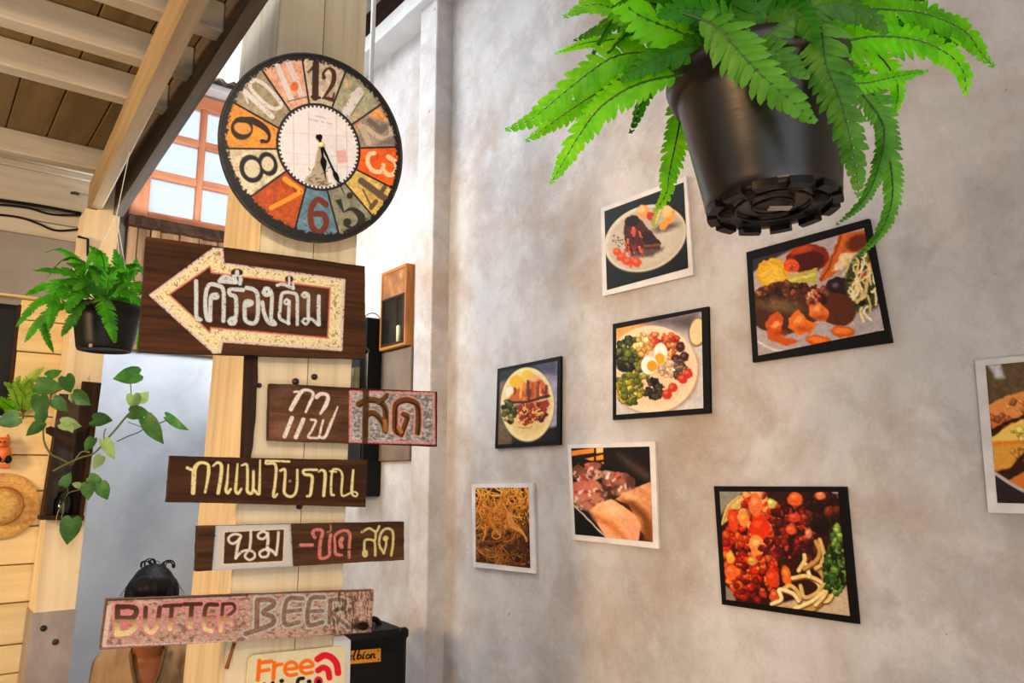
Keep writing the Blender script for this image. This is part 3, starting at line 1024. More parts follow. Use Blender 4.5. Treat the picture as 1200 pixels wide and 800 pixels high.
# ================================================================== painted sign boards on the column
def sign(label, quad, off, th, nu, nv, paint, seed, mat=None, name='wooden_sign', cat='sign', group='painted drink signs on the wooden column', edge=(58, 36, 24), wob=0.0012, base=(66, 40, 23)):
    Q = [on_col(x, y, off) for x, y in quad]
    G = grid_points(Q, nu, nv)
    # hand-sawn outline: a little waver along the edges
    su = np.linspace(0, 1, nu)[None, :]
    sv = np.linspace(0, 1, nv)[:, None]
    wv = (fbm(su * 9 + seed, sv * 0 + 1.5, seed) - 0.5) * 2 * wob
    wh = (fbm(sv * 6 + seed, su * 0 + 4.5, seed + 3) - 0.5) * 2 * wob
    up = nrm(Q[0] - Q[3])
    rt = nrm(Q[1] - Q[0])
    G = G + (wv * (1 - 2 * sv))[..., None] * up + (wh * (1 - 2 * su))[..., None] * rt
    cv = Canvas(G)
    W, H = np.linalg.norm(Q[1] - Q[0]), np.linalg.norm(Q[3] - Q[0])
    cv.U, cv.V = su * W + 0 * sv, sv * H + 0 * su
    gr = fbm(cv.U * 9, cv.V * 150, seed, 4)
    gr2 = fbm(cv.U * 3, cv.V * 40, seed + 9, 4)
    t = np.clip(0.9 * (gr - 0.5) + 1.0 * (gr2 - 0.5) + 0.5, 0, 1)[..., None]
    b = np.asarray(base, float)
    cv.C = b * (0.62 + 0.80 * t)
    cv.grain = gr
    paint(cv)
    cols = cv.colors()
    N = nu * nv
    V = G.reshape(-1, 3)
    ring = [i for i in range(nu)] + [r * nu + nu - 1 for r in range(1, nv)] + [(nv - 1) * nu + i for i in range(nu - 2, -1, -1)] + [r * nu for r in range(nv - 2, 0, -1)]
    m = len(ring)
    S1 = V[ring]
    S2 = S1 - CN * th
    Vall = np.vstack([V, S1, S2])
    eg = np.tile(lin(edge), (2 * m, 1))
    F = grid_faces(nu, nv).tolist()
    for i in range(m):
        j = (i + 1) % m
        F.append((N + j, N + i, N + m + i, N + m + j))
    F.append(tuple(N + m + i for i in range(m)))
    c = Q[0] * .25 + Q[1] * .25 + Q[2] * .25 + Q[3] * .25 - CN * th
    o = mesh(name, Vall, F, mat or M['paint'], None, col=np.vstack([cols, eg]), loc=c)
    o['label'] = label
    o['category'] = cat
    if group:
        o['group'] = group
    return o


def paint1(c):
    c.crop(150, 270, 4)
    for x, y, r, cc in ((790, 340, 60, (120, 84, 58)), (570, 330, 60, (112, 78, 54)), (860, 330, 50, (104, 72, 50))):
        c.ell(x, y, r * 1.3, r, 0, cc, 6, 0.5)
    out = [(108, 303), (400, 88), (440, 90), (445, 157), (1012, 234), (998, 558), (440, 517), (430, 568), (402, 570)]
    inn = [(192, 300), (384, 168), (392, 197), (690, 236), (948, 270), (936, 504), (388, 456), (384, 478)]
    mo, mi = c.polymask(out), c.polymask(inn)
    band = mo * (1 - mi)
    n1 = fbm(c.X / 3.2, c.Y / 2.2, 21, 3)
    n2 = fbm(c.X / 1.1, c.Y / 1.1, 25, 2)
    ye = np.array((236, 224, 178)) * (0.86 + 0.3 * n2[..., None])
    c.put(band * 0.96, np.clip(ye, 0, 255))
    c.put(band * sstep(0.66, 0.74, n1) * 0.7, (150, 116, 58))
    c.put(band * sstep(0.28, 0.22, n1), (236, 222, 196))
    R = random.Random(3)
    for i in range(150):                                   # scribbled chalk hatching inside the arrow outline
        a = R.uniform(0, 1)
        k = R.choice([0, 1, 2, 3, 4, 5, 6])
        p = np.array(out[k]) * (1 - a) + np.array(out[(k + 1) % 9]) * a
        p = p * 0.93 + np.array((560, 330)) * 0.07 + np.array((R.uniform(-12, 12), R.uniform(-12, 12)))
        m = c.linemask([p, p + (R.uniform(-16, 16), R.uniform(8, 20))], R.uniform(2, 4), 0.4, False)
        c.put(m * band * 0.8, R.choice([(132, 98, 48), (196, 168, 84), (240, 228, 190), (110, 76, 40)]))
    for i in range(9):
        c.chalk([out[i], out[(i + 1) % 9]], 15, (226, 206, 198), False, 0.30)
    for i in range(8):
        c.chalk([inn[i], inn[(i + 1) % 8]], 8, (214, 122, 106), False, 0.28)
    wc = (212, 222, 226)
    c.crop(210, 310, 8.89)
    dk = (58, 36, 24)
    c.ell(600, 82, 62, 40, 0, dk, 0.8)
    S = [[(176, 172), (178, 350), (180, 540), (222, 572)],
         [(322, 578), (290, 562), (272, 430), (282, 280), (318, 208), (400, 216), (458, 262), (464, 440), (460, 585)],
         [(322, 578), (326, 400), (338, 325), (388, 312), (396, 340), (350, 346)],
         [(666, 264), (590, 258), (524, 264), (532, 310), (590, 346), (592, 520), (575, 575)],
         [(520, 590), (548, 560), (585, 575), (572, 610), (535, 612), (520, 590)],
         [(420, 172), (462, 128), (530, 142), (590, 182), (500, 176), (420, 172)],
         [(572, 122), (580, 150), (588, 184)], [(640, 130), (640, 160), (634, 196)], [(602, 72), (604, 104)],
         [(702, 240), (780, 262), (818, 330), (815, 550), (770, 612), (694, 582), (682, 500), (690, 390), (748, 386), (752, 408), (712, 424)],
         [(880, 290), (900, 250), (940, 262), (930, 310), (895, 312), (880, 290)]]
    for s in S:
        c.chalk(s, 44, wc, True, 0.22)
    c.crop(300, 310, 8.89)
    c.ell(346, 150, 42, 36, 0, dk, 0.8)
    S = [([(80, 290), (100, 250), (140, 262), (130, 310), (95, 312), (80, 290)], 34),
         ([(150, 270), (166, 330), (160, 480), (158, 560), (200, 618), (130, 600), (84, 500), (66, 392)], 42),
         ([(345, 610), (250, 560), (250, 470), (266, 320), (302, 290), (362, 292), (424, 322), (430, 480), (430, 622)], 36),
         ([(336, 612), (342, 480), (346, 380)], 36), ([(345, 385), (322, 360), (295, 388), (318, 412), (345, 385)], 26),
         ([(222, 214), (280, 205), (388, 246)], 34), ([(392, 250), (386, 202)], 26), ([(345, 130), (346, 205)], 26),
         ([(480, 318), (500, 292), (526, 312), (506, 340), (480, 318)], 26), ([(516, 296), (546, 324), (544, 450), (545, 560)], 36),
         ([(480, 590), (510, 562), (548, 582), (520, 620), (480, 590)], 28), ([(545, 566), (590, 572), (640, 622), (656, 620)], 34), ([(656, 622), (652, 480), (654, 330)], 42)]
    for s, wd in S:
        c.chalk(s, wd, wc, True, 0.22)


def paint2(c):
    c.crop(310, 440, 8.89)
    for x, y, r, cc in ((200, 560, 90, (150, 112, 92)), (640, 440, 70, (132, 88, 58)), (130, 250, 60, (104, 78, 62)), (420, 520, 90, (118, 80, 58)), (230, 130, 80, (112, 84, 66))):
        c.ell(x, y, r * 1.5, r, 0, cc, 7, 0.55)
    wc = (238, 230, 222)
    S = [([(275, 350), (330, 250), (380, 172), (432, 148), (490, 166), (506, 210), (470, 290), (430, 378)], [46, 50, 42, 30, 30, 34, 34, 24]),
         ([(310, 170), (350, 166), (352, 190)], 22), ([(545, 222), (582, 192), (640, 196), (662, 232), (636, 310), (582, 396)], [46, 40, 36, 42, 46, 24]),
         ([(286, 440), (250, 530), (210, 632)], 44), ([(404, 456), (370, 540), (325, 642)], 44),
         ([(484, 458), (535, 470), (500, 556), (455, 638), (520, 648), (566, 640), (590, 540), (612, 465)], 24), ([(566, 640), (630, 638), (690, 500), (764, 322)], [28, 32, 34, 14])]
    for s, wd in S:
        c.chalk(s, wd, wc, True, 0.2)
    c.crop(400, 450, 10)
    c.poly([(100, 40), (1130, 70), (1135, 740), (88, 712)], (66, 30, 22))
    pan = c.polymask([(108, 88), (1082, 108), (1086, 692), (104, 668)])
    nn = fbm(c.X / 3, c.Y / 2.4, 41, 4)[..., None]
    c.put(pan, np.array((118, 112, 112)) + (np.array((206, 214, 220)) - 118) * np.clip((nn - 0.3) * 2.2, 0, 1))
    c.put(pan * sstep(0.62, 0.7, fbm(c.X / 4, c.Y / 3, 48, 3)) * 0.7, (110, 92, 80))
    pk = (214, 150, 150)
    for i, (a, b) in enumerate([((108, 88), (1082, 108)), ((1082, 108), (1086, 692)), ((1086, 692), (104, 668)), ((104, 668), (108, 88))]):
        c.chalk([a, b], 34, pk, False, 0.26)
    T = [([(205, 235), (300, 185), (400, 190), (470, 220), (515, 300), (520, 420), (515, 545)], 72), ([(430, 215), (490, 170), (535, 125)], 50),
         ([(285, 600), (280, 480), (290, 380), (350, 335), (420, 370), (480, 450), (515, 530)], 66)]
    D = [([(700, 585), (635, 540), (628, 400), (640, 240), (715, 190), (800, 190), (885, 240), (905, 380), (895, 565)], 66), ([(700, 590), (740, 490), (775, 380), (725, 352)], 58)]
    for s, wd in T + D:
        c.chalk(s, wd + 44, pk if s in [d[0] for d in D] else (176, 168, 150), True, 0.3)
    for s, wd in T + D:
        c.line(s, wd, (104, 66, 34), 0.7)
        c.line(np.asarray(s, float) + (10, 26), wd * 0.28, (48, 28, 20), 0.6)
    c.line([(705, 560), (668, 500)], 40, (186, 116, 66), 0.8)
    c.line([(510, 430), (520, 540)], 50, (164, 104, 54), 0.8)
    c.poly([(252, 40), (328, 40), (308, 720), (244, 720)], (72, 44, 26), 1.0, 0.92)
    c.mottle(0.16, 1.6, 8)


def paint3(c):
    yc = (236, 226, 164)
    c.crop(190, 525, 9.23)
    S = [([(335, 482), (342, 340), (350, 230), (384, 172), (440, 156), (498, 182), (502, 260), (490, 350), (465, 478)], [48, 52, 52, 40, 32, 34, 40, 32, 26]),
         ([(272, 212), (325, 236)], 34), ([(550, 192), (598, 156), (640, 184), (636, 300), (606, 485)], [20, 30, 38, 40, 40]),
         ([(716, 178), (704, 360), (690, 450), (712, 482), (742, 442)], [18, 30, 36, 36, 28]), ([(816, 172), (802, 360), (795, 455), (822, 488), (856, 440)], [22, 32, 36, 34, 26]),
         ([(860, 186), (918, 184), (922, 380), (922, 465), (962, 488), (984, 440), (988, 250)], [22, 30, 32, 36, 36, 34, 30]), ([(984, 440), (1040, 494), (1052, 440), (1060, 130)], [30, 36, 32, 20])]
    for s, wd in S:
        c.chalk(s, wd, yc, True, 0.18)
    c.crop(310, 525, 9.23)
    S = [([(268, 144), (130, 138), (18, 136)], 26), ([(18, 140), (20, 166), (120, 182), (112, 400), (94, 500), (110, 526), (138, 494)], [26, 28, 32, 32, 34, 30, 22]),
         ([(170, 242), (222, 236), (216, 400), (214, 480), (264, 522), (320, 505), (350, 420), (355, 235)], [28, 30, 34, 34, 30, 30, 32, 26]),
         ([(566, 234), (430, 236), (432, 282), (512, 302), (508, 420), (494, 505), (460, 520)], [28, 28, 32, 36, 36, 34, 26]),
         ([(584, 258), (620, 236), (656, 284), (640, 512)], [18, 28, 38, 36]),
         ([(750, 506), (720, 482), (730, 260), (770, 226), (820, 242), (842, 310), (838, 510), (955, 472), (1004, 490), (988, 520), (950, 500), (944, 430), (960, 238)], [26, 28, 26, 26, 22, 28, 24, 20, 20, 20, 24, 34, 26]),
         ([(708, 248), (775, 256)], 20)]
    for s, wd in S:
        c.chalk(s, wd, yc, True, 0.18)
    c.ell(275, 355, 16, 16, 0, (150, 130, 130), 0.7)


def paint4(c):
    c.crop(225, 605, 9.23)
    o = [(272, 96), (1052, 84), (1078, 532), (232, 578)]
    i = [(350, 166), (1002, 134), (986, 486), (334, 518)]
    mo, mi = c.polymask(o), c.polymask(i)
    c.put(mo * (1 - mi) * 0.97, (206, 200, 196))
    for a in range(4):
        c.chalk([o[a], o[(a + 1) % 4]], 30, [(178, 190, 196), (196, 192, 196), (186, 196, 208), (176, 192, 208)][a], False, 0.25)
        c.chalk([i[a], i[(a + 1) % 4]], 14, (226, 216, 190), False, 0.25)
    wc = (234, 222, 210)
    S = [([(520, 240), (525, 205), (460, 190), (398, 225), (405, 275), (450, 292), (510, 250)], 28), ([(515, 240), (492, 330), (474, 450)], 34), ([(474, 446), (540, 380), (610, 365), (670, 390), (676, 440), (620, 470), (572, 430), (600, 380)], 27),
         ([(636, 165), (634, 260), (624, 345)], 30), ([(815, 190), (775, 162), (718, 190), (720, 230), (770, 242), (812, 205)], 28), ([(818, 180), (822, 260), (812, 350)], 34),
         ([(830, 380), (790, 355), (732, 390), (750, 435), (810, 432), (832, 390)], 28), ([(820, 345), (870, 375), (905, 412)], 32), ([(910, 415), (926, 300), (936, 170)], 30)]
    for s, wd in S:
        c.chalk(s, wd, wc, True, 0.16)
    c.crop(345, 600, 8.89)
    pk = (218, 128, 120)
    S = [([(66, 342), (186, 340)], 36), ([(212, 262), (190, 215), (220, 182), (292, 196), (272, 300), (262, 420), (266, 470), (300, 482), (350, 460), (372, 430)], [36, 34, 32, 34, 36, 38, 36, 32, 32, 26]), ([(368, 420), (366, 320), (378, 235)], 34),
         ([(490, 446), (430, 430), (424, 340), (420, 250), (476, 200), (548, 192), (578, 240), (572, 330), (570, 470)], [32, 34, 28, 28, 30, 34, 34, 32, 32]), ([(490, 360), (480, 310), (495, 275)], 46)]
    for s, wd in S:
        c.chalk(s, wd, pk, True, 0.25)
    c.chalk([(376, 135), (378, 190), (345, 206)], 18, (170, 130, 84), True, 0.2)
    ye = (220, 206, 140)
    S = [([(704, 206), (780, 168), (850, 202), (884, 146)], 26), ([(728, 390), (735, 296), (800, 286), (838, 320), (842, 450)], 26), ([(848, 205), (845, 260), (838, 300)], 24), ([(735, 420), (735, 440)], 62),
         ([(930, 425), (884, 335), (902, 220), (962, 170), (1022, 200), (1028, 320), (1008, 450)], 27), ([(930, 425), (955, 340), (955, 280)], 24), ([(945, 275), (955, 268)], 52)]
    for s, wd in S:
        c.chalk(s, wd, ye, True, 0.2)
    c.line([(480, 395), (700, 380)], 12, (44, 26, 16), 0.6)


def paint5(c):
    n = fbm(c.X / 5, c.Y / 3, 61, 4)
    pat = np.array((196, 162, 148)) * (0.82 + 0.36 * fbm(c.X / 2, c.Y / 1.5, 63, 3))[..., None]
    c.put(np.full(n.shape, 0.92), pat)
    c.put(sstep(0.56, 0.66, n) * 0.7, (122, 90, 72))
    c.put(sstep(0.38, 0.30, n) * 0.6, (206, 176, 160))
    c.crop(110, 685, 6.667)
    for p, q, cc, wd in (((95, 112), (1200, 72), (70, 44, 32), 30), ((1200, 66), (2150, 40), (112, 76, 56), 24), ((95, 112), (45, 500), (98, 66, 58), 34), ((45, 500), (1200, 448), (140, 104, 100), 22), ((1200, 448), (2150, 375), (120, 84, 70), 18), ((120, 180), (80, 470), (222, 190, 176), 36), ((130, 160), (500, 130), (206, 176, 156), 12)):
        c.chalk([p, q], wd, cc, False, 0.2)
    c.chalk([(80, 480), (1100, 438)], 14, (216, 190, 186), False, 0.35)
    pk = (216, 132, 140)
    Ls = [([(186, 172), (182, 385)], 44), ([(190, 172), (310, 178), (332, 215), (300, 258), (205, 262), (300, 275), (322, 325), (270, 372), (185, 385)], 42),
          ([(405, 180), (402, 320), (442, 372), (488, 330), (516, 178)], 36), ([(548, 165), (680, 158)], 30), ([(610, 172), (594, 345)], 36), ([(708, 152), (836, 150)], 32), ([(765, 160), (752, 325)], 38),
          ([(962, 155), (878, 168), (864, 330), (920, 362)], 34), ([(880, 258), (944, 254)], 28), ([(1008, 152), (990, 360)], 28), ([(1008, 150), (1085, 150), (1098, 198), (1035, 258), (1075, 305)], 26)]
    for s, wd in Ls:
        c.chalk(s, wd + 34, pk, True, 0.28)
    v = np.clip((c.Y - (707 + (c.X - 140) * -0.035)) / 32.0, 0, 1)[..., None]
    for s, wd in Ls:
        m = c.linemask(s, wd, 0.5)
        gcol = np.where(v < 0.58, np.array((62, 42, 26)) + v * 50, np.array((150, 122, 84)) + (v - 0.58) / 0.42 * np.array((76, 88, 70)))
        c.put(m * 0.96, gcol)
    c.ell(262, 208, 36, 20, 0, (206, 126, 130), 0.6)
    c.ell(238, 312, 36, 32, 0, (206, 126, 130), 0.6)
    c.crop(270, 680, 6.667)
    wb_ = (178, 188, 188)
    Bs = [([(210, 160), (206, 365)], 40), ([(214, 150), (318, 152), (338, 190), (256, 250), (330, 285), (318, 345), (120, 415)], 38), ([(562, 140), (445, 152), (424, 335), (536, 325)], 34), ([(436, 242), (548, 230)], 30),
          ([(730, 130), (625, 150), (608, 340), (718, 326)], 34), ([(622, 242), (720, 236)], 28), ([(780, 160), (772, 330)], 30), ([(782, 152), (880, 152), (890, 208), (806, 250), (925, 368)], 28)]
    for s, wd in Bs:
        c.chalk(s, wd + 30, wb_, True, 0.33)
    for s, wd in Bs:
        m = c.linemask(s, wd, 0.6)
        c.put(m * 0.9, np.array((132, 98, 78)) * (0.75 + 0.5 * fbm(c.X / 2, c.Y / 2, 66, 2))[..., None])
    c.put(c.polymask([(760, 80), (1128, 80), (1092, 410), (800, 420)], 3) * sstep(0.5, 0.62, fbm(c.X / 1.6, c.Y / 7, 69, 3)) * 0.7, (74, 48, 34))
    c.ell(1036, 356, 44, 34, 0, (16, 12, 11), 1.2)
    c.ell(985, 356, 40, 20, 0, (40, 28, 22), 3.0, 0.8)
    c.mottle(0.14, 1.5, 71)


SIGN = 0.034
sign('large dark plank with a left-pointing chalk arrow framing white lettering', [(172, 277), (427.5, 312), (428.5, 420), (163, 412)], SIGN + 0.004, 0.022, 400, 210, paint1, 1)
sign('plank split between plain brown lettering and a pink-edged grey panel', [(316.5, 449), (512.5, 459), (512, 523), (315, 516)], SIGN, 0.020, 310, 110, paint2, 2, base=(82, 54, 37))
sign('dark plank with one line of pale yellow lettering', [(200, 534), (430.5, 539), (428.5, 594), (195.5, 588)], SIGN, 0.020, 360, 90, paint3, 3, base=(60, 36, 22))
sign('dark plank with a white-framed word, then pink and yellow lettering', [(231.5, 616), (473.5, 611), (473.5, 656), (229.5, 669.5)], SIGN, 0.020, 370, 90, paint4, 4, base=(74, 48, 30))
sign('worn pinkish plank with carved BUTTER BEER lettering', [(125, 702.5), (439, 691), (434.5, 741), (117, 761)], SIGN + 0.004, 0.022, 480, 100, paint5, 5, edge=(110, 80, 66))


# ------------------------------------------------------------------ free wi-fi plate
def paintw(c):
    c.C[:] = (228, 216, 176)
    c.mottle(0.04, 8, 5)
    c.crop(270, 740, 8)
    og = (250, 116, 22)
    for s, wd, sm_ in (([(272, 272), (258, 450)], 40, False), ([(275, 292), (382, 276)], 38, False), ([(266, 372), (362, 356)], 34, False), ([(412, 292), (402, 440)], 38, False), ([(408, 345), (436, 312), (482, 304)], 34, True),
                       ([(510, 352), (620, 340), (610, 300), (568, 284), (522, 312), (512, 370), (550, 408), (620, 398)], 34, True), ([(660, 338), (768, 322), (756, 284), (714, 270), (668, 298), (660, 355), (698, 390), (766, 380)], 34, True)):
        c.line(s, wd, og, 0.45, sm_)
    rd = (226, 22, 46)
    c.line([(818, 256), (880, 222), (945, 240), (995, 300), (1010, 385)], 62, rd, 0.45)
    c.line([(822, 362), (870, 335), (915, 362), (928, 430)], 56, rd, 0.45)
    c.ell(825, 468, 42, 50, 0, rd, 0.5)
    c.ell(828, 470, 20, 24, 0, (24, 10, 12), 0.5)
    bk = (26, 18, 16)
    for s, wd, sm_ in (([(245, 500), (262, 600)], 34, False), ([(262, 600), (318, 490)], 30, False), ([(318, 490), (345, 595)], 30, False), ([(345, 595), (398, 478)], 34, False), ([(452, 510), (444, 592)], 34, False), ([(478, 462), (484, 460)], 38, False),
                       ([(525, 540), (575, 534)], 24, False), ([(682, 436), (640, 446), (626, 500), (616, 590)], 34, True), ([(598, 512), (676, 500)], 22, False), ([(728, 500), (720, 585)], 34, False), ([(735, 468), (742, 466)], 38, False)):
        c.line(s, wd, bk, 0.45, sm_)


wl_q = [(291.5, 768), (405, 756), (402, 846), (287, 852)]
wf = thing('information_plate', 'cream Free Wi-fi plate with red signal arcs', 'sign', on_col(345, 810, 0.004))
Q = [on_col(x, y, 0.016) for x, y in wl_q]
G = grid_points(Q, 230, 170)
# rounded corners: squeeze rows near the top and bottom edges
Wd, Hd, rr = np.linalg.norm(Q[1] - Q[0]), np.linalg.norm(Q[3] - Q[0]), 0.016
su = np.linspace(-1, 1, 230)[None, :]
vv = np.minimum(np.linspace(0, Hd, 170), np.linspace(Hd, 0, 170))
ins = np.where(vv < rr, rr - np.sqrt(np.maximum(0, rr ** 2 - (rr - vv) ** 2)), 0)
fac = (1 - ins / (Wd / 2))[:, None, None]
mid = (G[:, :1] + G[:, -1:]) / 2
G = mid + (G - mid) * fac
cv = Canvas(G)
paintw(cv)
o = mesh('printed_face', G.reshape(-1, 3), grid_faces(230, 170), M['print'], wf, col=cv.colors())
bm = bmesh.new()
bm.from_mesh(o.data)
bd_e = [e for e in bm.edges if e.is_boundary]
r_ = bmesh.ops.extrude_edge_only(bm, edges=bd_e)
for v in [g for g in r_['geom'] if isinstance(g, bmesh.types.BMVert)]:
    v.co -= Vector(CN * 0.008)
bm.to_mesh(o.data)
bm.free()
hq = [(391, 746), (404, 744.5), (411, 750), (409, 850), (389, 850)]
slab('holder', [on_col(x, y, 0.0095) for x, y in hq], CN, 0.0085, M['whitemetal'], wf, along=(0, 0, 1), label='white holder edge at the right')

# ------------------------------------------------------------------ wall clock, leaning forward at the top
ka, ke = math.radians(-6), math.radians(-13)
KN = np.array([math.sin(ka) * math.cos(ke), -math.cos(ka) * math.cos(ke), math.sin(ke)])
KSC = 1.795 / 1.88
KC0 = CAM + ray(370, 172) / (ray(370, 172) @ FH) * 1.88 * KSC
KU = nrm(np.cross((0, 0, 1), KN))
KV = np.cross(KN, KU)
KR = 0.2395 * KSC
KCEN = KC0 + (KU * 0.002 + KV * (-0.006)) * KSC


def on_clk(x, y, off=0.0):
    return hit(x, y, KN, KN @ KC0 + off)


def clk_uv(p):
    return (p - KCEN) @ KU, (p - KCEN) @ KV


_rb = np.min([(KCEN - KN * 0.004 + KR * (math.cos(g) * KU + math.sin(g) * KV) - CC) @ CN for g in np.linspace(0, 6.28, 60)])
clock = thing('wall_clock', 'round rustic wall clock with a coloured patchwork dial', 'clock', KCEN - KN * 0.02)
NC = 330
gu = np.linspace(-1, 1, NC)
GX, GY = np.meshgrid(gu, -gu)
# map the square grid onto the disc
DX, DY = GX * np.sqrt(1 - GY ** 2 / 2), GY * np.sqrt(1 - GX ** 2 / 2)
G = KCEN + (DX[..., None] * KU + DY[..., None] * KV) * (KR - 0.002)
cv = Canvas(G)
RR = np.hypot(DX, DY) * 0.2375
TH_ = np.degrees(np.arctan2(DX, DY)) % 360
BP = [(405, 84), (444, 124), (470.5, 172), (464.5, 222.5), (441, 258), (398, 277), (346, 267), (295, 229.5), (268, 174), (271, 118.5), (306.5, 81), (354, 68)]
bt = []
for x, y in BP:
    u, v = clk_uv(on_clk(x, y))
    bt.append(math.degrees(math.atan2(u, v)) % 360)
IC = np.array(clk_uv(KC0 + (KU * 0.010 + KV * 0.001) * KSC)) / KSC
RI = np.hypot(DX * 0.2395 - IC[0], DY * 0.2395 - IC[1])


def paint_clock(c):
    cols = [(168, 166, 138), (158, 146, 132), (248, 100, 26), (224, 190, 104), (142, 140, 118), (98, 136, 156), (188, 80, 26), (222, 208, 178), (236, 152, 52), (164, 150, 122), (228, 172, 144), (206, 192, 168)]
    for i in range(12):
        a, b = bt[i], bt[(i + 1) % 12]
        m = ((TH_ - a) % 360) < ((b - a) % 360)
        c.put(m * 1.0, cols[i])
    c.crop(370, 60, 7.27)
    c.poly([(440, 540), (550, 480), (620, 600), (560, 590), (500, 570)], (240, 164, 92), 2)
    c.poly([(310, 650), (390, 590), (400, 640), (330, 690)], (232, 150, 96), 2, 0.7)
    c.poly([(250, 240), (330, 250), (280, 330), (240, 320)], (222, 196, 150), 3, 0.8)
    c.poly([(310, 520), (430, 540), (330, 600)], (214, 186, 140), 3, 0.8)
    c.mottle(0.20, 7, 9)
    c.mottle(0.16, 2.2, 12)
    # digits
    c.crop(270, 60, 7.27)
    c.line([(728, 105), (722, 395)], 56, (66, 34, 26))
    c.line([(664, 182), (725, 112)], [10, 30], (66, 34, 26))
    c.line([(695, 388), (760, 396)], 24, (66, 34, 26))
    c.crop(370, 60, 7.27)
    c.line([(70, 225), (66, 185), (110, 145), (152, 180), (150, 265), (100, 350), (62, 402)], [34, 22, 20, 38, 40, 26, 16], (74, 36, 26))
    c.poly([(50, 402), (80, 385), (140, 395), (150, 350), (165, 355), (152, 435)], (74, 36, 26))
    c.line([(372, 345), (262, 515)], 78, (226, 222, 222), 0.5)
    c.line([(300, 372), (352, 330)], 18, (226, 222, 222), 0.5)
    c.line([(300, 548), (415, 375)], 7, (92, 84, 66), 0.4)
    c.line([(455, 590), (520, 640), (560, 680), (590, 640)], 44, (120, 108, 102), 0.8)
    c.line([(640, 650), (640, 715), (585, 745), (510, 715), (430, 650), (380, 640)], 40, (206, 190, 164), 0.7)
    c.line([(400, 665), (452, 780)], 52, (198, 182, 158), 0.7)
    c.poly([(560, 760), (690, 700), (700, 790), (520, 800)], (112, 104, 104), 2, 0.7)
    c.crop(365, 165, 6.667)
    k3 = (252, 216, 172)
    c.line([(490, 96), (450, 108), (440, 170), (480, 232), (545, 238), (562, 190)], 34, k3)
    c.line([(558, 232), (612, 268), (660, 236), (656, 170), (600, 124)], 36, k3)
    k4 = (108, 84, 66)
    c.line([(388, 312), (592, 462)], 52, k4, 0.8)
    c.line([(402, 380), (472, 522)], 13, k4)
    c.line([(466, 522), (504, 474)], 36, k4)
    c.line([(572, 362), (528, 428)], 36, k4)
    k5 = (44, 46, 44)
    c.poly([(184, 464), (232, 452), (256, 555), (246, 556)], k5)
    c.line([(252, 556), (320, 532), (388, 592), (376, 656), (320, 682), (262, 652)], [10, 30, 62, 54, 26, 26], k5)
    c.ell(280, 634, 32, 30, 0, k5)
    c.ell(300, 428, 24, 26, 0, (52, 40, 34), 1)
    c.crop(250, 50, 3.333)
    c.line([(440, 632), (408, 612), (382, 650), (384, 714), (414, 740), (440, 710), (432, 672), (398, 668)], 23, (118, 48, 28), 0.7)
    c.crop(260, 165, 6.667)
    c.line([(494, 298), (560, 350), (616, 392)], 42, (255, 166, 46), 0.6, False)
    c.line([(618, 400), (490, 470), (386, 522)], 36, (255, 158, 42), 0.6)
    c.poly([(540, 350), (590, 385), (575, 405)], (120, 44, 20), 1)
    k8 = (24, 24, 26)
    c.ell(232, 218, 92, 112, -22, k8)
    c.ell(360, 180, 72, 96, -22, k8)
    c.ell(236, 218, 62, 72, -10, (224, 212, 184))
    c.ell(358, 180, 48, 58, -10, (224, 212, 184))
    c.crop(270, 60, 7.27)
    k9 = (42, 26, 16)
    c.ell(98, 656, 94, 98, 0, k9)
    c.ell(104, 655, 74, 52, 14, (234, 158, 76))
    c.line([(60, 585), (180, 590), (285, 648), (332, 715), (316, 768), (270, 765)], [40, 62, 50, 28, 24, 36], k9)
    k10 = (226, 224, 222)
    c.line([(108, 332), (356, 556)], 44, k10)
    c.line([(150, 440), (112, 346)], 16, k10)
    c.line([(216, 244), (168, 276), (198, 352), (340, 478), (418, 480), (424, 430), (300, 292), (216, 244)], 32, k10)
    c.line([(396, 115), (522, 412)], 46, (228, 222, 222))
    c.line([(492, 90), (612, 382)], 50, (226, 214, 214))
    c.ell(546, 300, 34, 40, 0, (236, 112, 52), 1.2)
    c.line([(490, 428), (660, 386)], 7, (70, 50, 40))
    # worn ink over everything in the ring
    wear = sstep(0.71, 0.80, fbm(c.X / 2.4, c.Y / 2.4, 91, 4))
    c.put(wear * 0.6, (70, 56, 44))
    # dividers and rings
    for a in bt:
        dth = np.radians((TH_ - a + 180) % 360 - 180)
        c.put(sstep(0.0030, 0.0018, np.abs(dth) * RR), (28, 24, 22))
    ed = 0.2235 + 0.010 * (fbm(c.X / 2.0, c.Y / 2.0, 95, 4) - 0.5) * 2
    lowr = np.cos(np.radians(TH_ - 205))
    ed = ed - 0.012 * np.clip(lowr, 0, 1) ** 3
    c.put(sstep(ed - 0.002, ed + 0.002, RR), (24, 21, 20))
    c.put(sstep(0.1135, 0.112, RI), (24, 20, 24))
    c.put(sstep(0.1072, 0.1058, RI), (240, 236, 240))
    tk = (np.degrees(np.arctan2(DX * 0.2395 - IC[0], DY * 0.2395 - IC[1])) % 6) < 3
    c.put(tk * sstep(0.1010, 0.1025, RI) * sstep(0.1075, 0.106, RI), (44, 36, 60))
    inner = sstep(0.103, 0.100, RI)
    c.crop(250, 50, 3.333)
    for x in (312, 372, 480, 520):
        c.put(c.linemask([(x, 270), (x + 4, 560)], 3, 0.4, False) * inner * 0.35, (150, 136, 136))
    for y in (430, 470, 350):
        c.put(c.linemask([(270, y), (560, y + 18)], 3, 0.4, False) * inner * 0.2, (150, 136, 136))
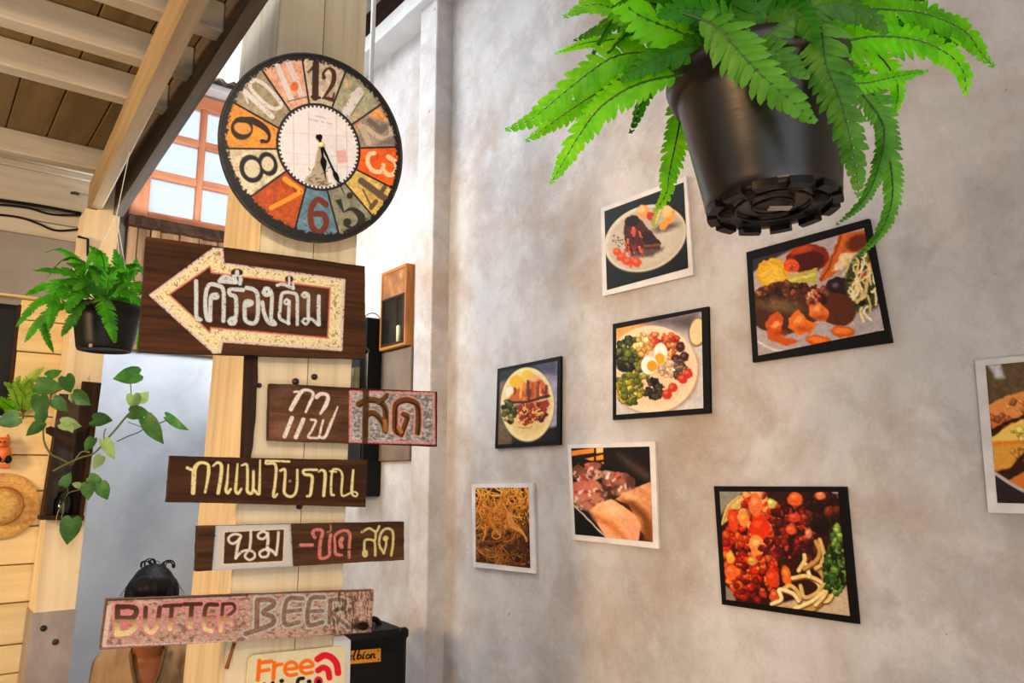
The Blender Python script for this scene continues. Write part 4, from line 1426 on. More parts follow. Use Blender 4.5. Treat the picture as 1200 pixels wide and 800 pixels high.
    for x0_, y0_, n_, k_ in ((400, 284, 5, 8), (372, 296, 12, 8)):
        for q in range(n_):
            if (n_, q) in ((12, 5), (12, 8)):
                continue
            c.put(c.linemask([(x0_ + q * k_, y0_ + q * 1.7), (x0_ + q * k_ + 3.5, y0_ + q * 1.7 + 5)], 4, 0.35, False) * 0.38, (110, 100, 104))
    c.put(c.polymask([(478, 424), (516, 416), (526, 466), (488, 472)], 1.2) * 0.55, (236, 140, 130))
    tw = inner * 1.0
    for pts in ([(412, 398), (424, 398), (430, 470), (396, 470)], [(402, 466), (432, 466), (442, 520), (376, 520)], [(366, 520), (446, 520), (452, 566), (340, 566)]):
        c.put(c.polymask(pts, 0.8) * tw * 0.62, (150, 128, 96))
    for k in range(26):
        Rr = random.Random(k)
        x, y = Rr.uniform(355, 450), Rr.uniform(490, 560)
        c.put(c.linemask([(x, y), (x + Rr.uniform(-24, 24), y + Rr.uniform(-10, 14))], 4, 0.4, False) * tw * 0.7, Rr.choice([(70, 52, 36), (186, 168, 130), (98, 76, 50)]))
    c.mottle(0.05, 4, 15)


paint_clock(cv)
face = mesh('dial', G.reshape(-1, 3), grid_faces(NC, NC), M['dial'], clock, col=cv.colors())
fix_normals(face)
V, F = [], []
prof = [(KR - 0.004, 0.0), (KR - 0.003, 0.003), (KR + 0.001, 0.003), (KR + 0.002, 0.0), (KR + 0.002, -0.010), (KR - 0.004, -0.012)]
ns = 96
for r, h in prof:
    for k in range(ns):
        g = 2 * math.pi * k / ns
        V.append(KCEN + KN * h + r * (math.cos(g) * KU + math.sin(g) * KV))
for i in range(len(prof) - 1):
    for k in range(ns):
        F.append((i * ns + k, i * ns + (k + 1) % ns, (i + 1) * ns + (k + 1) % ns, (i + 1) * ns + k))
F.append(tuple((len(prof) - 1) * ns + k for k in range(ns)))
fix_normals(mesh('rim', V, F, M['iron'], clock, smooth=False))
hub = on_clk(376.5, 169.5, 0.006)


def hand(name, tip_px, tail_px, wid, shape, off):
    tp, tl = on_clk(*tip_px, off), on_clk(*tail_px, off)
    d = nrm(tp - hub)
    s = np.cross(KN, d)
    Lh, Lt = (tp - hub) @ d, (tl - hub) @ d
    H0 = hub + KN * (off - 0.006)
    outl = [(Lt, 0.001), (Lt + 0.004, 0.006), (Lt + 0.010, 0.005), (Lt + 0.014, 0.002), (0, 0.0035)] + [(Lh * t, wv) for t, wv in shape] + [(Lh, 0.0)]
    pts = [(a, b) for a, b in outl] + [(a, -b) for a, b in outl[-2::-1]]
    q = [H0 + d * a + s * b for a, b in pts]
    slab(name, q, KN, 0.0015, M['blackpaint'], clock)


hand('minute_hand', (404, 229), (373, 157), 0.006, [(0.35, 0.0022), (0.52, 0.0026), (0.58, 0.0062), (0.66, 0.0055), (0.75, 0.0014)], 0.009)
hand('hour_hand', (382.5, 214), (374, 157), 0.006, [(0.3, 0.0022), (0.42, 0.0078), (0.52, 0.0070), (0.7, 0.0018)], 0.006)
lathe('hub_pin', [(0.0065, 0.0), (0.0065, 0.012), (0.004, 0.015), (0.0, 0.0155)], hub - KN * 0.005, M['wax'], clock, 16, KN)
# hook behind the clock that ties it to the column
top = KCEN + KV * (KR * 0.55) - KN * 0.011
tube('hanging_bracket', [top, top - CN * ((top - CC) @ CN - 0.001)], 0.004, M['iron'], clock, 6)

# ================================================================== food photographs on the right wall
XN = np.array([-1., 0, 0])


def photo(label, quad, inner, black, paint, group, nu=150, nv=130):
    q = [on_x(x, y, WX - 0.010) for x, y in quad]
    c = sum(q) / 4
    t = thing('photo_print', label, 'photo', (WX - 0.001, c[1], c[2]), group)
    slab('mounting_board', q, XN, 0.009, M['blackpaint'] if black else M['whitepaint'], t)
    Q = [on_x(x, y, WX - 0.0108) for x, y in inner]
    G = grid_points(Q, nu, nv)
    cv = Canvas(G)
    paint(cv)
    cv.mottle(0.06, 1.0, 301)
    cv.mottle(0.05, 3.5, 302)
    cv.C = np.clip((cv.C - 120) * 1.16 + 116, 0, 255)
    o = mesh('printed_picture', G.reshape(-1, 3), grid_faces(nu, nv), M['print'], t, col=cv.colors())
    return t


def cr(x0, y0, k, pts):
    return [(x0 + x / k, y0 + y / k) for x, y in pts]


def food1(c):
    c.crop(690, 210, 5.335)
    c.C[:] = (26, 34, 32)
    c.poly([(90, 60), (620, -40), (620, 160), (90, 320)], (24, 38, 34), 2)
    c.mottle(0.5, 2.5, 3)
    c.poly([(400, 560), (640, 330), (640, 600), (400, 640)], (22, 18, 18), 3)
    c.ell(355, 374, 268, 200, -24, (92, 84, 74), 1)
    c.ell(354, 368, 266, 198, -24, (206, 196, 178), 0.7)
    c.ell(356, 372, 248, 182, -24, (186, 176, 160), 1.2)
    c.ell(400, 400, 180, 110, -20, (196, 186, 172), 6)
    c.warp(1.6, 4)
    c.poly([(240, 440), (330, 420), (470, 430), (400, 480), (260, 490)], (66, 56, 50), 3, 0.8)
    c.ell(480, 300, 80, 24, -15, (86, 70, 54), 3, 0.8)
    c.poly([(228, 252), (290, 226), (330, 262), (400, 338), (452, 398), (442, 436), (330, 440), (255, 472), (218, 350)], (84, 38, 28), 0.8)
    c.poly([(330, 330), (400, 340), (450, 396), (440, 416), (345, 410)], (54, 24, 20), 1.0)
    c.ell(270, 262, 46, 34, -20, (36, 20, 20), 1)
    R = random.Random(1)
    for i in range(26):
        x, y = R.uniform(222, 340), R.uniform(300, 450)
        c.line([(x, y), (x + R.uniform(-8, 14), y + R.uniform(12, 40))], R.uniform(8, 18), R.choice([(164, 74, 56), (128, 46, 34), (190, 92, 66), (70, 26, 22), (206, 112, 84)]), 0.7)
    c.line([(345, 420), (440, 408)], 16, (128, 74, 46), 0.8)
    c.ell(340, 206, 40, 46, 10, (236, 156, 98), 0.8)
    c.ell(330, 190, 22, 20, 0, (246, 190, 140), 1.2)
    c.ell(392, 232, 32, 30, 0, (196, 62, 34), 0.8)
    c.line([(408, 276), (440, 200), (460, 172)], [44, 36, 14], (164, 160, 84), 0.8)
    c.line([(418, 270), (450, 190)], 14, (206, 196, 116), 0.8)
    c.line([(462, 300), (500, 250), (528, 206)], [40, 50, 26], (226, 156, 70), 0.8)
    c.ell(490, 200, 30, 36, 20, (240, 196, 140), 0.8)
    for x, y, rx, ry in ((176, 452, 26, 24), (204, 486, 32, 26), (240, 512, 32, 28), (298, 518, 32, 30), (262, 540, 10, 16)):
        c.ell(x, y, rx, ry, 0, (204, 82, 42), 0.7)
        c.ell(x - 6, y - 6, rx * .4, ry * .35, 0, (232, 124, 76), 0.9)
    c.scatter(180, 380, 40, 40, 26, 2, 4, [(70, 60, 56)], 5)


def food2(c):
    c.crop(860, 250, 4.445)
    c.C[:] = (178, 166, 168)
    c.mottle(0.06, 8, 3)
    c.poly([(60, 200), (400, 110), (300, 190), (180, 250), (95, 310)], (60, 56, 58), 2)
    c.poly([(640, 660), (800, 590), (800, 700), (640, 720)], (26, 18, 18), 2)
    c.line([(110, 660), (230, 715), (400, 705), (640, 660), (790, 600)], 12, (216, 204, 196), 1)
    c.warp(1.8, 5)
    c.ell(386, 236, 112, 76, -8, (140, 46, 18), 0.8)
    c.ell(390, 250, 84, 54, -8, (84, 28, 20), 2)
    c.ell(350, 190, 60, 20, -14, (184, 76, 34), 2)
    c.ell(205, 312, 88, 78, 0, (224, 170, 44), 0.8)
    c.ell(200, 320, 60, 48, 0, (232, 190, 76), 3)
    c.ell(300, 272, 42, 36, 0, (222, 92, 40), 0.8)
    c.scatter(300, 272, 26, 22, 8, 6, 14, [(240, 130, 72), (190, 62, 26)], 4)
    c.poly([(274, 328), (436, 284), (428, 366), (280, 370)], (190, 176, 84), 0.8)
    c.line([(290, 350), (420, 318)], 16, (214, 202, 120), 1)
    c.poly([(548, 110), (704, 80), (696, 150), (620, 230), (540, 304), (455, 362), (438, 342), (505, 222)], (204, 106, 46), 0.8)
    c.ell(650, 150, 66, 42, -20, (110, 52, 26), 3)
    c.poly([(560, 210), (650, 200), (620, 250), (545, 296), (510, 300)], (238, 206, 160), 1.4)
    c.line([(556, 120), (500, 270), (450, 350)], 10, (150, 66, 28), 0.8)
    c.ell(552, 392, 74, 62, 10, (52, 32, 38), 1)
    c.ell(590, 440, 44, 36, 0, (36, 24, 26), 1)
    c.ell(530, 375, 18, 12, 0, (110, 92, 100), 1.5)
    c.ell(690, 350, 110, 170, 12, (70, 74, 40), 3)
    c.scatter(690, 350, 90, 150, 60, 8, 20, [(46, 44, 28), (110, 120, 52), (150, 130, 72), (206, 86, 40), (30, 30, 20), (128, 150, 74)], 8)
    R = random.Random(5)
    for i in range(34):
        x, y = R.uniform(590, 760), R.uniform(210, 500)
        c.line([(x, y), (x + R.uniform(-24, 24), y + R.uniform(20, 50)), (x + R.uniform(-30, 30), y + R.uniform(50, 90))], R.uniform(9, 17), R.choice([(234, 212, 158), (222, 190, 130), (242, 224, 180)]), 0.7)
    c.ell(730, 260, 18, 44, 0, (212, 52, 30), 0.8)
    c.ell(290, 470, 200, 112, 6, (86, 52, 34), 0.9)
    c.ell(230, 560, 130, 70, 10, (78, 48, 32), 1)
    c.ell(540, 500, 100, 84, 20, (96, 52, 30), 1)
    c.scatter(300, 430, 190, 70, 60, 8, 26, [(70, 40, 28), (122, 72, 44), (54, 30, 24), (142, 84, 56), (108, 50, 30)], 12)
    c.ell(240, 480, 100, 34, 8, (134, 116, 76), 6, 0.7)
    c.scatter(420, 420, 40, 40, 16, 8, 18, [(206, 120, 84), (180, 70, 50), (120, 40, 30), (226, 160, 130)], 14)
    for pts, cc in (([(165, 570), (195, 525), (230, 512), (256, 545), (240, 640), (345, 660), (270, 692), (172, 652)], (204, 92, 28)), ([(285, 545), (335, 500), (385, 550), (430, 580), (395, 628), (330, 632), (282, 590)], (226, 120, 46)), ([(392, 480), (450, 462), (495, 510), (480, 566), (440, 560), (390, 525)], (222, 118, 56))):
        c.poly(pts, cc, 0.8)
        p = np.mean(pts, 0)
        c.ell(p[0] - 14, p[1] - 20, 24, 12, -30, (246, 172, 110), 2)
        c.ell(p[0] + 10, p[1] + 26, 34, 14, 0, (170, 72, 20), 3, 0.7)
    c.ell(566, 616, 64, 30, 4, (200, 92, 26), 0.8)
    c.ell(562, 612, 46, 16, 4, (240, 132, 46), 1.5)
    c.ell(438, 660, 68, 27, 4, (206, 96, 26), 0.8)
    c.ell(436, 656, 50, 14, 4, (240, 130, 44), 1.5)
    c.mottle(0.12, 2, 40)


def food3(c):
    c.crop(700, 350, 5.333)
    c.C[:] = (206, 202, 202)
    c.poly([(100, 160), (330, 120), (330, 260), (100, 360)], (230, 168, 92), 8)
    c.poly([(240, 140), (660, 60), (600, 210), (420, 175)], (104, 94, 98), 10)
    c.mottle(0.12, 9, 3)
    c.ell(628, 208, 58, 92, 8, (110, 90, 76), 1)
    c.ell(626, 206, 50, 84, 8, (232, 204, 160), 1)
    c.ell(350, 452, 290, 272, 0, (176, 150, 134), 3)
    c.ell(340, 440, 286, 272, 0, (244, 212, 182), 1)
    c.ell(350, 440, 240, 226, 0, (236, 200, 168), 4)
    c.warp(1.4, 4)
    dg = [(44, 48, 26), (66, 74, 34), (34, 34, 26), (96, 110, 42), (120, 124, 50)]
    c.scatter(200, 350, 86, 110, 130, 9, 26, dg, 1)
    c.scatter(215, 300, 60, 60, 14, 12, 28, [(128, 140, 52), (150, 160, 70), (84, 100, 40)], 20)
    c.scatter(350, 570, 60, 60, 30, 14, 28, [(44, 40, 36), (66, 60, 38), (90, 84, 50), (36, 30, 40)], 2)
    c.scatter(205, 560, 86, 100, 110, 9, 28, [(156, 150, 44), (190, 172, 60), (120, 128, 40), (96, 104, 36), (206, 186, 90)], 3)
    c.scatter(280, 430, 50, 70, 20, 12, 24, [(120, 116, 52), (90, 96, 44), (150, 140, 70)], 21)
    c.scatter(290, 280, 52, 70, 30, 16, 26, [(246, 204, 124), (250, 216, 150), (226, 166, 80)], 4)
    c.scatter(410, 262, 90, 56, 44, 12, 26, [(222, 74, 44), (196, 48, 34), (240, 110, 64), (230, 130, 80)], 5)
    c.scatter(460, 330, 50, 50, 18, 10, 20, [(236, 130, 60), (222, 90, 50), (240, 170, 90)], 22)
    for x, y in ((520, 300), (542, 362), (492, 378)):
        c.ell(x, y, 29, 32, 0, (78, 38, 40), 0.8)
        c.ell(x - 6, y - 8, 9, 8, 0, (140, 96, 92), 1.2)
    c.scatter(510, 440, 40, 60, 26, 10, 24, [(126, 100, 88), (104, 78, 70), (150, 122, 104)], 6)
    for x, y in ((566, 468), (532, 500), (470, 556), (436, 596)):
        c.ell(x, y, 31, 32, 0, (196, 62, 36), 0.8)
        c.ell(x - 8, y - 8, 12, 9, 0, (232, 122, 90), 1.5)
    c.scatter(430, 440, 60, 60, 60, 6, 14, [(240, 216, 180), (226, 190, 150), (206, 160, 120), (250, 232, 204)], 7)
    c.wx = c.wy = 0
    c.ell(395, 344, 46, 68, 0, (210, 184, 150), 1)
    c.ell(395, 340, 42, 64, 0, (250, 240, 228), 0.7)
    c.ell(390, 374, 32, 34, 0, (250, 166, 30), 0.7)
    c.ell(326, 418, 54, 60, 0, (210, 184, 150), 1)
    c.ell(324, 414, 50, 57, 0, (250, 240, 228), 0.7)
    c.ell(342, 420, 32, 34, 0, (248, 160, 28), 0.7)


def food4(c):
    c.crop(570, 410, 6.667)
    c.C[:] = (30, 28, 34)
    c.poly([(430, 130), (600, 60), (600, 640), (480, 600)], (160, 154, 176), 4)
    c.poly([(330, 110), (560, 70), (560, 200), (430, 180)], (84, 82, 104), 6)
    c.poly([(90, 250), (160, 230), (130, 500), (205, 700), (190, 740), (80, 750)], (118, 100, 76), 3)
    c.poly([(240, 690), (470, 630), (560, 590), (560, 760), (200, 760)], (18, 15, 16), 3)
    c.mottle(0.15, 4, 2)
    c.ell(320, 428, 212, 292, 0, (150, 130, 96), 1)
    c.ell(320, 424, 208, 288, 0, (240, 220, 166), 0.7)
    c.ell(325, 430, 180, 250, 0, (226, 198, 138), 4)
    c.warp(1.2, 3.5)
    c.ell(240, 246, 58, 50, 0, (240, 186, 36), 0.8)
    c.ell(320, 192, 44, 34, 0, (242, 196, 60), 0.8)
    c.ell(180, 325, 24, 40, 30, (244, 234, 210), 1)
    c.poly([(165, 390), (230, 310), (330, 240), (370, 200), (440, 236), (480, 290), (492, 360), (400, 392), (280, 410), (180, 420)], (206, 108, 42), 0.8)
    R = random.Random(2)
    for i in range(18):
        x = R.uniform(210, 470)
        c.line([(x, R.uniform(240, 330)), (x + R.uniform(-10, 10), R.uniform(330, 390))], R.uniform(8, 20), R.choice([(150, 66, 26), (232, 146, 66), (120, 46, 20), (240, 170, 90), (180, 84, 30)]), 0.8)
    c.line([(325, 240), (330, 390)], 16, (84, 36, 20), 1)
    c.ell(370, 222, 40, 26, -10, (232, 176, 120), 1)
    c.line([(170, 405), (300, 410), (400, 380), (490, 360)], 20, (62, 26, 16), 1)
    c.poly([(240, 430), (480, 390), (492, 430), (450, 520), (380, 560), (300, 595), (255, 540)], (160, 52, 22), 1)
    c.scatter(360, 490, 110, 80, 44, 8, 22, [(190, 76, 30), (120, 36, 18), (216, 110, 50), (90, 24, 14)], 6)
    for i in range(16):
        x, y = R.uniform(260, 480), R.uniform(430, 570)
        c.line([(x, y), (x + R.uniform(-30, 30), y + R.uniform(-24, 24)), (x + R.uniform(-40, 40), y + R.uniform(-40, 40))], 8, R.choice([(232, 190, 120), (220, 150, 80), (240, 206, 150)]), 0.5)
    c.scatter(182, 480, 56, 88, 50, 12, 26, [(54, 62, 24), (84, 96, 32), (36, 40, 20), (120, 122, 46), (150, 130, 56)], 9)
    c.line([(255, 605), (320, 612), (360, 600)], 6, (176, 120, 60), 0.7)


def food5(c):
    c.crop(660, 510, 5.715)
    c.C[:] = (30, 20, 18)
    c.poly([(285, 70), (590, 70), (590, 310), (285, 210)], (36, 24, 22), 1)
    c.line([(370, 130), (450, 190), (560, 270)], [20, 50, 60], (92, 78, 68), 6, a=0.8)
    for q in ([(54, 104), (206, 84), (206, 116), (56, 138)], [(220, 82), (268, 80), (268, 114), (222, 122)], [(146, 156), (206, 142), (206, 166), (186, 170)], [(218, 140), (268, 128), (270, 160), (222, 168)], [(255, 182), (272, 178), (272, 194)]):
        c.poly(q, (250, 150, 44), 0.6)
    c.poly([(222, 86), (266, 84), (266, 110), (224, 116)], (250, 208, 140), 0.8)
    c.warp(1.4, 4)
    c.ell(100, 240, 50, 40, 0, (130, 80, 64), 1)
    c.ell(200, 210, 60, 30, -10, (150, 92, 84), 1)
    c.ell(180, 270, 90, 40, -10, (196, 156, 136), 1)
    c.ell(300, 260, 60, 26, 0, (176, 150, 140), 1)
    c.ell(165, 395, 118, 106, 10, (184, 120, 100), 1)
    c.ell(370, 320, 112, 76, 6, (162, 104, 90), 1)
    c.ell(320, 380, 70, 40, -20, (72, 46, 34), 3)
    R = random.Random(4)
    for i in range(70):
        x, y = R.choice([(R.uniform(70, 270), R.uniform(300, 480)), (R.uniform(270, 470), R.uniform(255, 390)), (R.uniform(60, 240), R.uniform(190, 280))])
        c.line([(x, y), (x + R.uniform(-30, 30), y + R.uniform(-20, 30))], R.uniform(8, 22), R.choice([(226, 184, 168), (206, 110, 96), (150, 84, 68), (236, 206, 190), (176, 72, 66), (110, 64, 48)]), 0.9)
    c.ell(275, 360, 16, 60, -10, (70, 48, 34), 3, 0.8)
    c.ell(450, 310, 30, 50, -20, (78, 48, 36), 3, 0.8)
    c.wx = c.wy = 0
    c.warp(0.9, 7)
    c.poly([(470, 360), (590, 305), (610, 440), (560, 470)], (222, 160, 120), 1)
    c.poly([(345, 430), (400, 385), (500, 345), (590, 395), (605, 720), (520, 640), (440, 460)], (214, 146, 104), 1)
    c.poly([(390, 430), (470, 440), (560, 520), (605, 600), (605, 720), (540, 715), (520, 560)], (128, 78, 44), 5)
    c.poly([(168, 505), (250, 445), (320, 425), (400, 470), (480, 530), (522, 610), (505, 708), (290, 690)], (232, 170, 126), 1)
    c.poly([(180, 510), (260, 545), (360, 600), (430, 690), (390, 695), (300, 610), (200, 560)], (206, 128, 74), 4)
    c.ell(330, 490, 70, 36, 30, (240, 192, 156), 6)
    c.ell(470, 630, 34, 56, -10, (236, 160, 130), 5)
    c.ell(440, 400, 70, 20, 15, (236, 182, 138), 5)
    c.poly([(64, 465), (290, 700), (60, 720)], (20, 22, 16), 0.8)
    c.line([(70, 468), (180, 575), (292, 690)], 10, (190, 180, 170), 0.6)
    c.line([(80, 462), (180, 520), (220, 580)], 14, (110, 100, 90), 1.2, a=0.7)
    c.mottle(0.10, 3, 9)


def food6(c):
    c.crop(545, 555, 6.4)
    c.C[:] = (58, 34, 12)
    R = random.Random(9)
    for i in range(520):
        x, y = R.uniform(50, 500), R.uniform(80, 730)
        up = 1 - (y - 90) / 630
        a = R.gauss(-1.45, 0.5) if R.random() < 0.62 else R.uniform(0, 6.28)
        L, cv_ = R.uniform(70, 190), R.gauss(0, 0.42)
        pts = []
        for k in range(5):
            pts.append((x, y))
            x += math.cos(a) * L / 4
            y -= math.sin(a) * L / 4
            a += cv_
        b = np.array((214, 136, 54)) * (0.62 + 0.62 * max(0, up) + R.uniform(-0.26, 0.24))
        if x > 400 and up < 0.7:
            b = b * 0.6
        b = np.clip(b * (1, R.uniform(0.9, 1.1), R.uniform(0.7, 1.4)), 0, 255)
        wd = R.uniform(5, 11)
        c.line(np.asarray(pts) + (2, 3), wd + 3, b * 0.5, 0.4, a=0.7)
        c.line(pts, wd, b, 0.4)
        if i % 7 == 0:
            c.ell(R.uniform(60, 490), R.uniform(420, 720), R.uniform(14, 44), R.uniform(10, 26), R.uniform(0, 180), (40, 24, 10), 2, 0.6)
    c.ell(240, 330, 90, 90, 0, (196, 116, 40), 10, 0.5)
    for i in range(4):
        c.line([(316 + i * 9, 290), (335 + i * 12, 390), (400 + i * 10, 425), (462, 480 + i * 10)], 9, (214, 150, 86), 0.5)


def food7(c):
    c.crop(830, 560, 4.444)
    c.C[:] = (60, 26, 18)
    c.poly([(50, 60), (200, 60), (120, 130), (60, 200)], (146, 142, 130), 3)
    c.poly([(560, 60), (690, 60), (700, 200), (600, 90)], (150, 150, 156), 3)
    c.poly([(90, 560), (150, 600), (140, 650), (88, 640)], (150, 132, 120), 2)
    c.poly([(330, 665), (720, 560), (745, 725), (560, 720)], (196, 176, 148), 2)
    R = random.Random(6)
    for i in range(14):
        x = 70 + i * 5
        c.line([(x, 240 - i * 4), (x + 30, 150), (x + 90, 95 - i)], 10, R.choice([(214, 184, 110), (190, 150, 80), (226, 200, 140)]), 0.7)
    c.scatter(560, 420, 100, 60, 20, 16, 40, [(70, 28, 20), (96, 40, 24)], 30)
    c.warp(1.8, 5)
    c.scatter(230, 380, 150, 270, 300, 9, 28, [(196, 50, 20), (214, 70, 26), (170, 36, 18), (226, 96, 40), (140, 28, 16), (236, 124, 60)], 1)
    c.scatter(250, 180, 120, 100, 30, 18, 40, [(222, 84, 34), (236, 140, 80), (204, 60, 24), (244, 170, 110)], 2)
    c.scatter(440, 260, 110, 160, 150, 9, 26, [(110, 30, 22), (66, 18, 18), (150, 44, 30), (84, 26, 22), (176, 70, 50)], 3)
    c.scatter(600, 180, 90, 90, 50, 20, 40, [(56, 24, 20), (80, 36, 24), (110, 48, 26), (40, 18, 16)], 4)
    for x, y, rx, ry, a, cc in ((130, 225, 26, 66, -10, (214, 76, 40)), (186, 215, 26, 44, -10, (236, 140, 70)), (268, 260, 54, 70, 0, (216, 62, 24)), (255, 350, 40, 56, -20, (236, 150, 84)), (245, 140, 36, 60, 0, (232, 120, 70)), (450, 110, 38, 36, 0, (226, 104, 50)), (585, 90, 24, 22, 0, (230, 130, 80)), (446, 205, 34, 24, 0, (206, 72, 50)), (430, 270, 28, 26, 0, (222, 96, 56)), (115, 412, 22, 34, 0, (240, 168, 70)), (520, 290, 18, 26, 0, (206, 130, 100)), (408, 510, 24, 56, -14, (226, 112, 48)), (335, 520, 36, 50, -20, (210, 70, 34)), (345, 610, 26, 34, 20, (206, 90, 50)), (120, 490, 34, 40, 0, (226, 104, 50)), (330, 130, 20, 24, 0, (200, 190, 110)), (230, 430, 26, 22, 0, (196, 150, 70))):
        c.ell(x, y, rx, ry, a, cc, 1)
        c.ell(x - rx * .2, y - ry * .3, rx * .4, ry * .25, a, np.minimum(255, np.array(cc) * 1.25 + 18), 1.6)
    c.scatter(330, 360, 60, 60, 16, 10, 20, [(96, 20, 24), (160, 50, 50), (120, 30, 30)], 12)
    c.wx = c.wy = 0
    nd = [(232, 204, 140), (216, 180, 112), (240, 218, 166), (196, 156, 92)]
    N = [[(470, 480), (500, 430), (500, 400)], [(580, 320), (600, 400), (580, 470)], [(510, 450), (530, 510), (580, 560), (560, 640)], [(540, 440), (600, 520), (580, 640), (520, 680)], [(440, 520), (520, 510), (600, 560), (560, 660)], [(370, 590), (430, 560), (480, 620), (450, 670)],
         [(330, 655), (380, 630), (370, 580), (440, 600), (470, 640)], [(400, 670), (520, 690), (600, 640), (640, 580)], [(600, 500), (650, 570), (620, 640), (540, 620)], [(480, 560), (500, 620), (560, 600), (600, 550)], [(450, 680), (540, 640), (600, 590)], [(560, 330), (580, 380), (560, 430), (500, 470)], [(620, 520), (610, 600), (560, 660)], [(590, 350), (605, 430), (560, 470)]]
    for i, s in enumerate(N):
        c.line(np.asarray(s, float) + (3, 7), 24, (120, 84, 44), 0.8)
        c.line(s, 20, nd[i % 4], 0.6)
    c.warp(1.6, 4)
    c.scatter(660, 470, 54, 140, 150, 8, 22, [(44, 70, 26), (84, 120, 46), (30, 46, 22), (120, 150, 70), (60, 90, 34)], 7)
    c.scatter(670, 300, 30, 50, 26, 14, 28, [(120, 150, 60), (90, 130, 50), (150, 176, 90), (50, 76, 30)], 8)
    c.mottle(0.1, 2, 9)


def food8(c):
    c.crop(1130, 410, 4)
    c.C[:] = (66, 46, 34)
    c.poly([(95, 60), (420, 40), (420, 200), (110, 250)], (106, 88, 66), 4)
    c.poly([(110, 70), (170, 68), (190, 130), (150, 135)], (196, 196, 206), 3)
    c.mottle(0.2, 4, 2)
    c.warp(1.2, 5)
    for pts, cc in (([(110, 260), (200, 215), (290, 190), (430, 180), (430, 260), (330, 270), (250, 320), (190, 320), (120, 300)], (226, 150, 86)), ([(115, 300), (180, 310), (215, 335), (130, 370)], (206, 120, 70)), ([(120, 415), (210, 350), (280, 320), (430, 290), (430, 470), (300, 470), (200, 480), (140, 440)], (248, 200, 106)), ([(130, 430), (280, 425), (440, 420), (400, 520), (270, 500), (190, 580), (140, 570)], (222, 160, 74)), ([(210, 610), (300, 560), (430, 560), (430, 680), (300, 680)], (214, 126, 60))):
        c.poly(pts, cc, 1)
        p = np.mean(pts, 0)
        c.scatter(p[0], p[1], 60, 30, 10, 8, 22, [np.array(cc) * 0.86, np.minimum(255, np.array(cc) * 1.08)], int(p[0]))
    c.line([(120, 385), (215, 335), (250, 325)], 16, (72, 30, 16), 1)
    c.line([(150, 580), (230, 560), (290, 490), (420, 500)], 26, (70, 36, 26), 2)
    c.line([(120, 440), (280, 430)], 14, (226, 130, 40), 2)
    c.wx = c.wy = 0
    c.poly([(140, 590), (430, 720), (430, 760), (150, 760)], (56, 48, 50), 2)
    c.line([(145, 578), (260, 650), (420, 720)], 16, (196, 180, 176), 0.8)


PB, PW = 'black-bordered food photos on the wall', 'white-bordered food photos on the wall'
photo('white-bordered photo of dark meat and orange sauce dots on an oval plate', [(704, 244), (804, 206), (812.5, 322), (706, 347)], [(708.2, 247.5), (801, 213.5), (806.5, 314), (711.2, 339.8)], False, food1, PW)
photo('black-bordered photo of ribs with lemon, toast and slaw', [(874.5, 295.5), (1018, 256), (1045, 401), (882, 424.5)], [(882, 304.5), (1012.5, 267), (1036, 386.5), (888.5, 416.5)], True, food2, PB, 180, 160)
photo('black-bordered photo of a salad plate with a halved egg', [(718, 379.5), (829.5, 359), (832, 484), (718, 492)], [(722.3, 385), (822, 364.8), (824.2, 478), (722.3, 485.8)], True, food3, PB)
photo('black-bordered photo of an oval plate with grilled chicken and sauce', [(583, 432), (657, 417), (656.5, 521), (580, 525.5)], [(586, 435.5), (653.2, 422.5), (652, 517), (583.5, 521)], True, food4, PB)
photo('white-bordered photo of raw chicken pieces on a tray', [(665, 521), (767.5, 517), (772, 643), (671, 632)], [(669.3, 525.2), (761, 523), (765, 635), (674, 626)], False, food5, PW)
photo('white-bordered photo filled with brown fried noodles', [(552.5, 567), (624, 565.5), (626.5, 672), (554.5, 664)], [(557, 571.5), (619.2, 571.2), (621.5, 665.5), (557.5, 658.3)], False, food6, PW)
photo('black-bordered photo of red meat sauce over spaghetti', [(836.5, 569.5), (991, 570), (1006, 731), (846, 708)], [(843, 575.8), (982, 576.3), (996, 721.5), (851, 702.3)], True, food7, PB, 180, 160)
photo('white-bordered photo of toasted bread slices cut off by the frame', [(1142.5, 422.5), (1272, 409), (1303, 604), (1158, 600.5)], [(1155, 428), (1262, 418), (1288, 592), (1168.8, 589)], False, food8, PW)

# ------------------------------------------------------------------ wall cabinet with a candle, things behind the column
cy0 = on_x(485, 360, WX)[1]
cxf = on_y(475.5, 360, cy0)[0]
cq = [on_x(447, 319.5, cxf), on_x(475.5, 311.5, cxf), on_x(472.5, 406, cxf), on_x(444, 410, cxf)]
yl, yr = (cq[0][1] + cq[3][1]) / 2, cy0
z1, z0 = cq[0][2] - 0.003, (cq[2][2] + cq[3][2]) / 2
cab = thing('wall_cabinet', 'small varnished wooden wall cabinet with a dark glass front', 'cabinet', (WX, (yl + yr) / 2, z0))
G_ = M['gold']
b = 0.014
D_ = dict(parent=cab, bev=0.002)
box('side', (cxf, yr, z0), (WX, yr + b, z1), G_, along='z', **D_)
box('side', (cxf, yl - b, z0), (WX, yl, z1), G_, along='z', **D_)
box('top', (cxf, yr + b, z1 - b), (WX, yl - b, z1), G_, along='y', **D_)
box('bottom', (cxf, yr + b, z0), (WX, yl - b, z0 + b), G_, along='y', **D_)
box('back', (WX - 0.006, yr + b, z0 + b), (WX, yl - b, z1 - b), M['brownboard'], **D_)
zm = on_x(461, 347, cxf)[2]
box('upper_panel', (cxf + 0.003, yr + b, zm), (cxf + 0.010, yl - b, z1 - b), noise_mat('stained_panel', [(0.3, (120, 70, 24)), (0.55, (150, 92, 36)), (0.75, (186, 140, 90))], (14, 14, 14), 5, 0.5, 0.05), along='y', **D_)
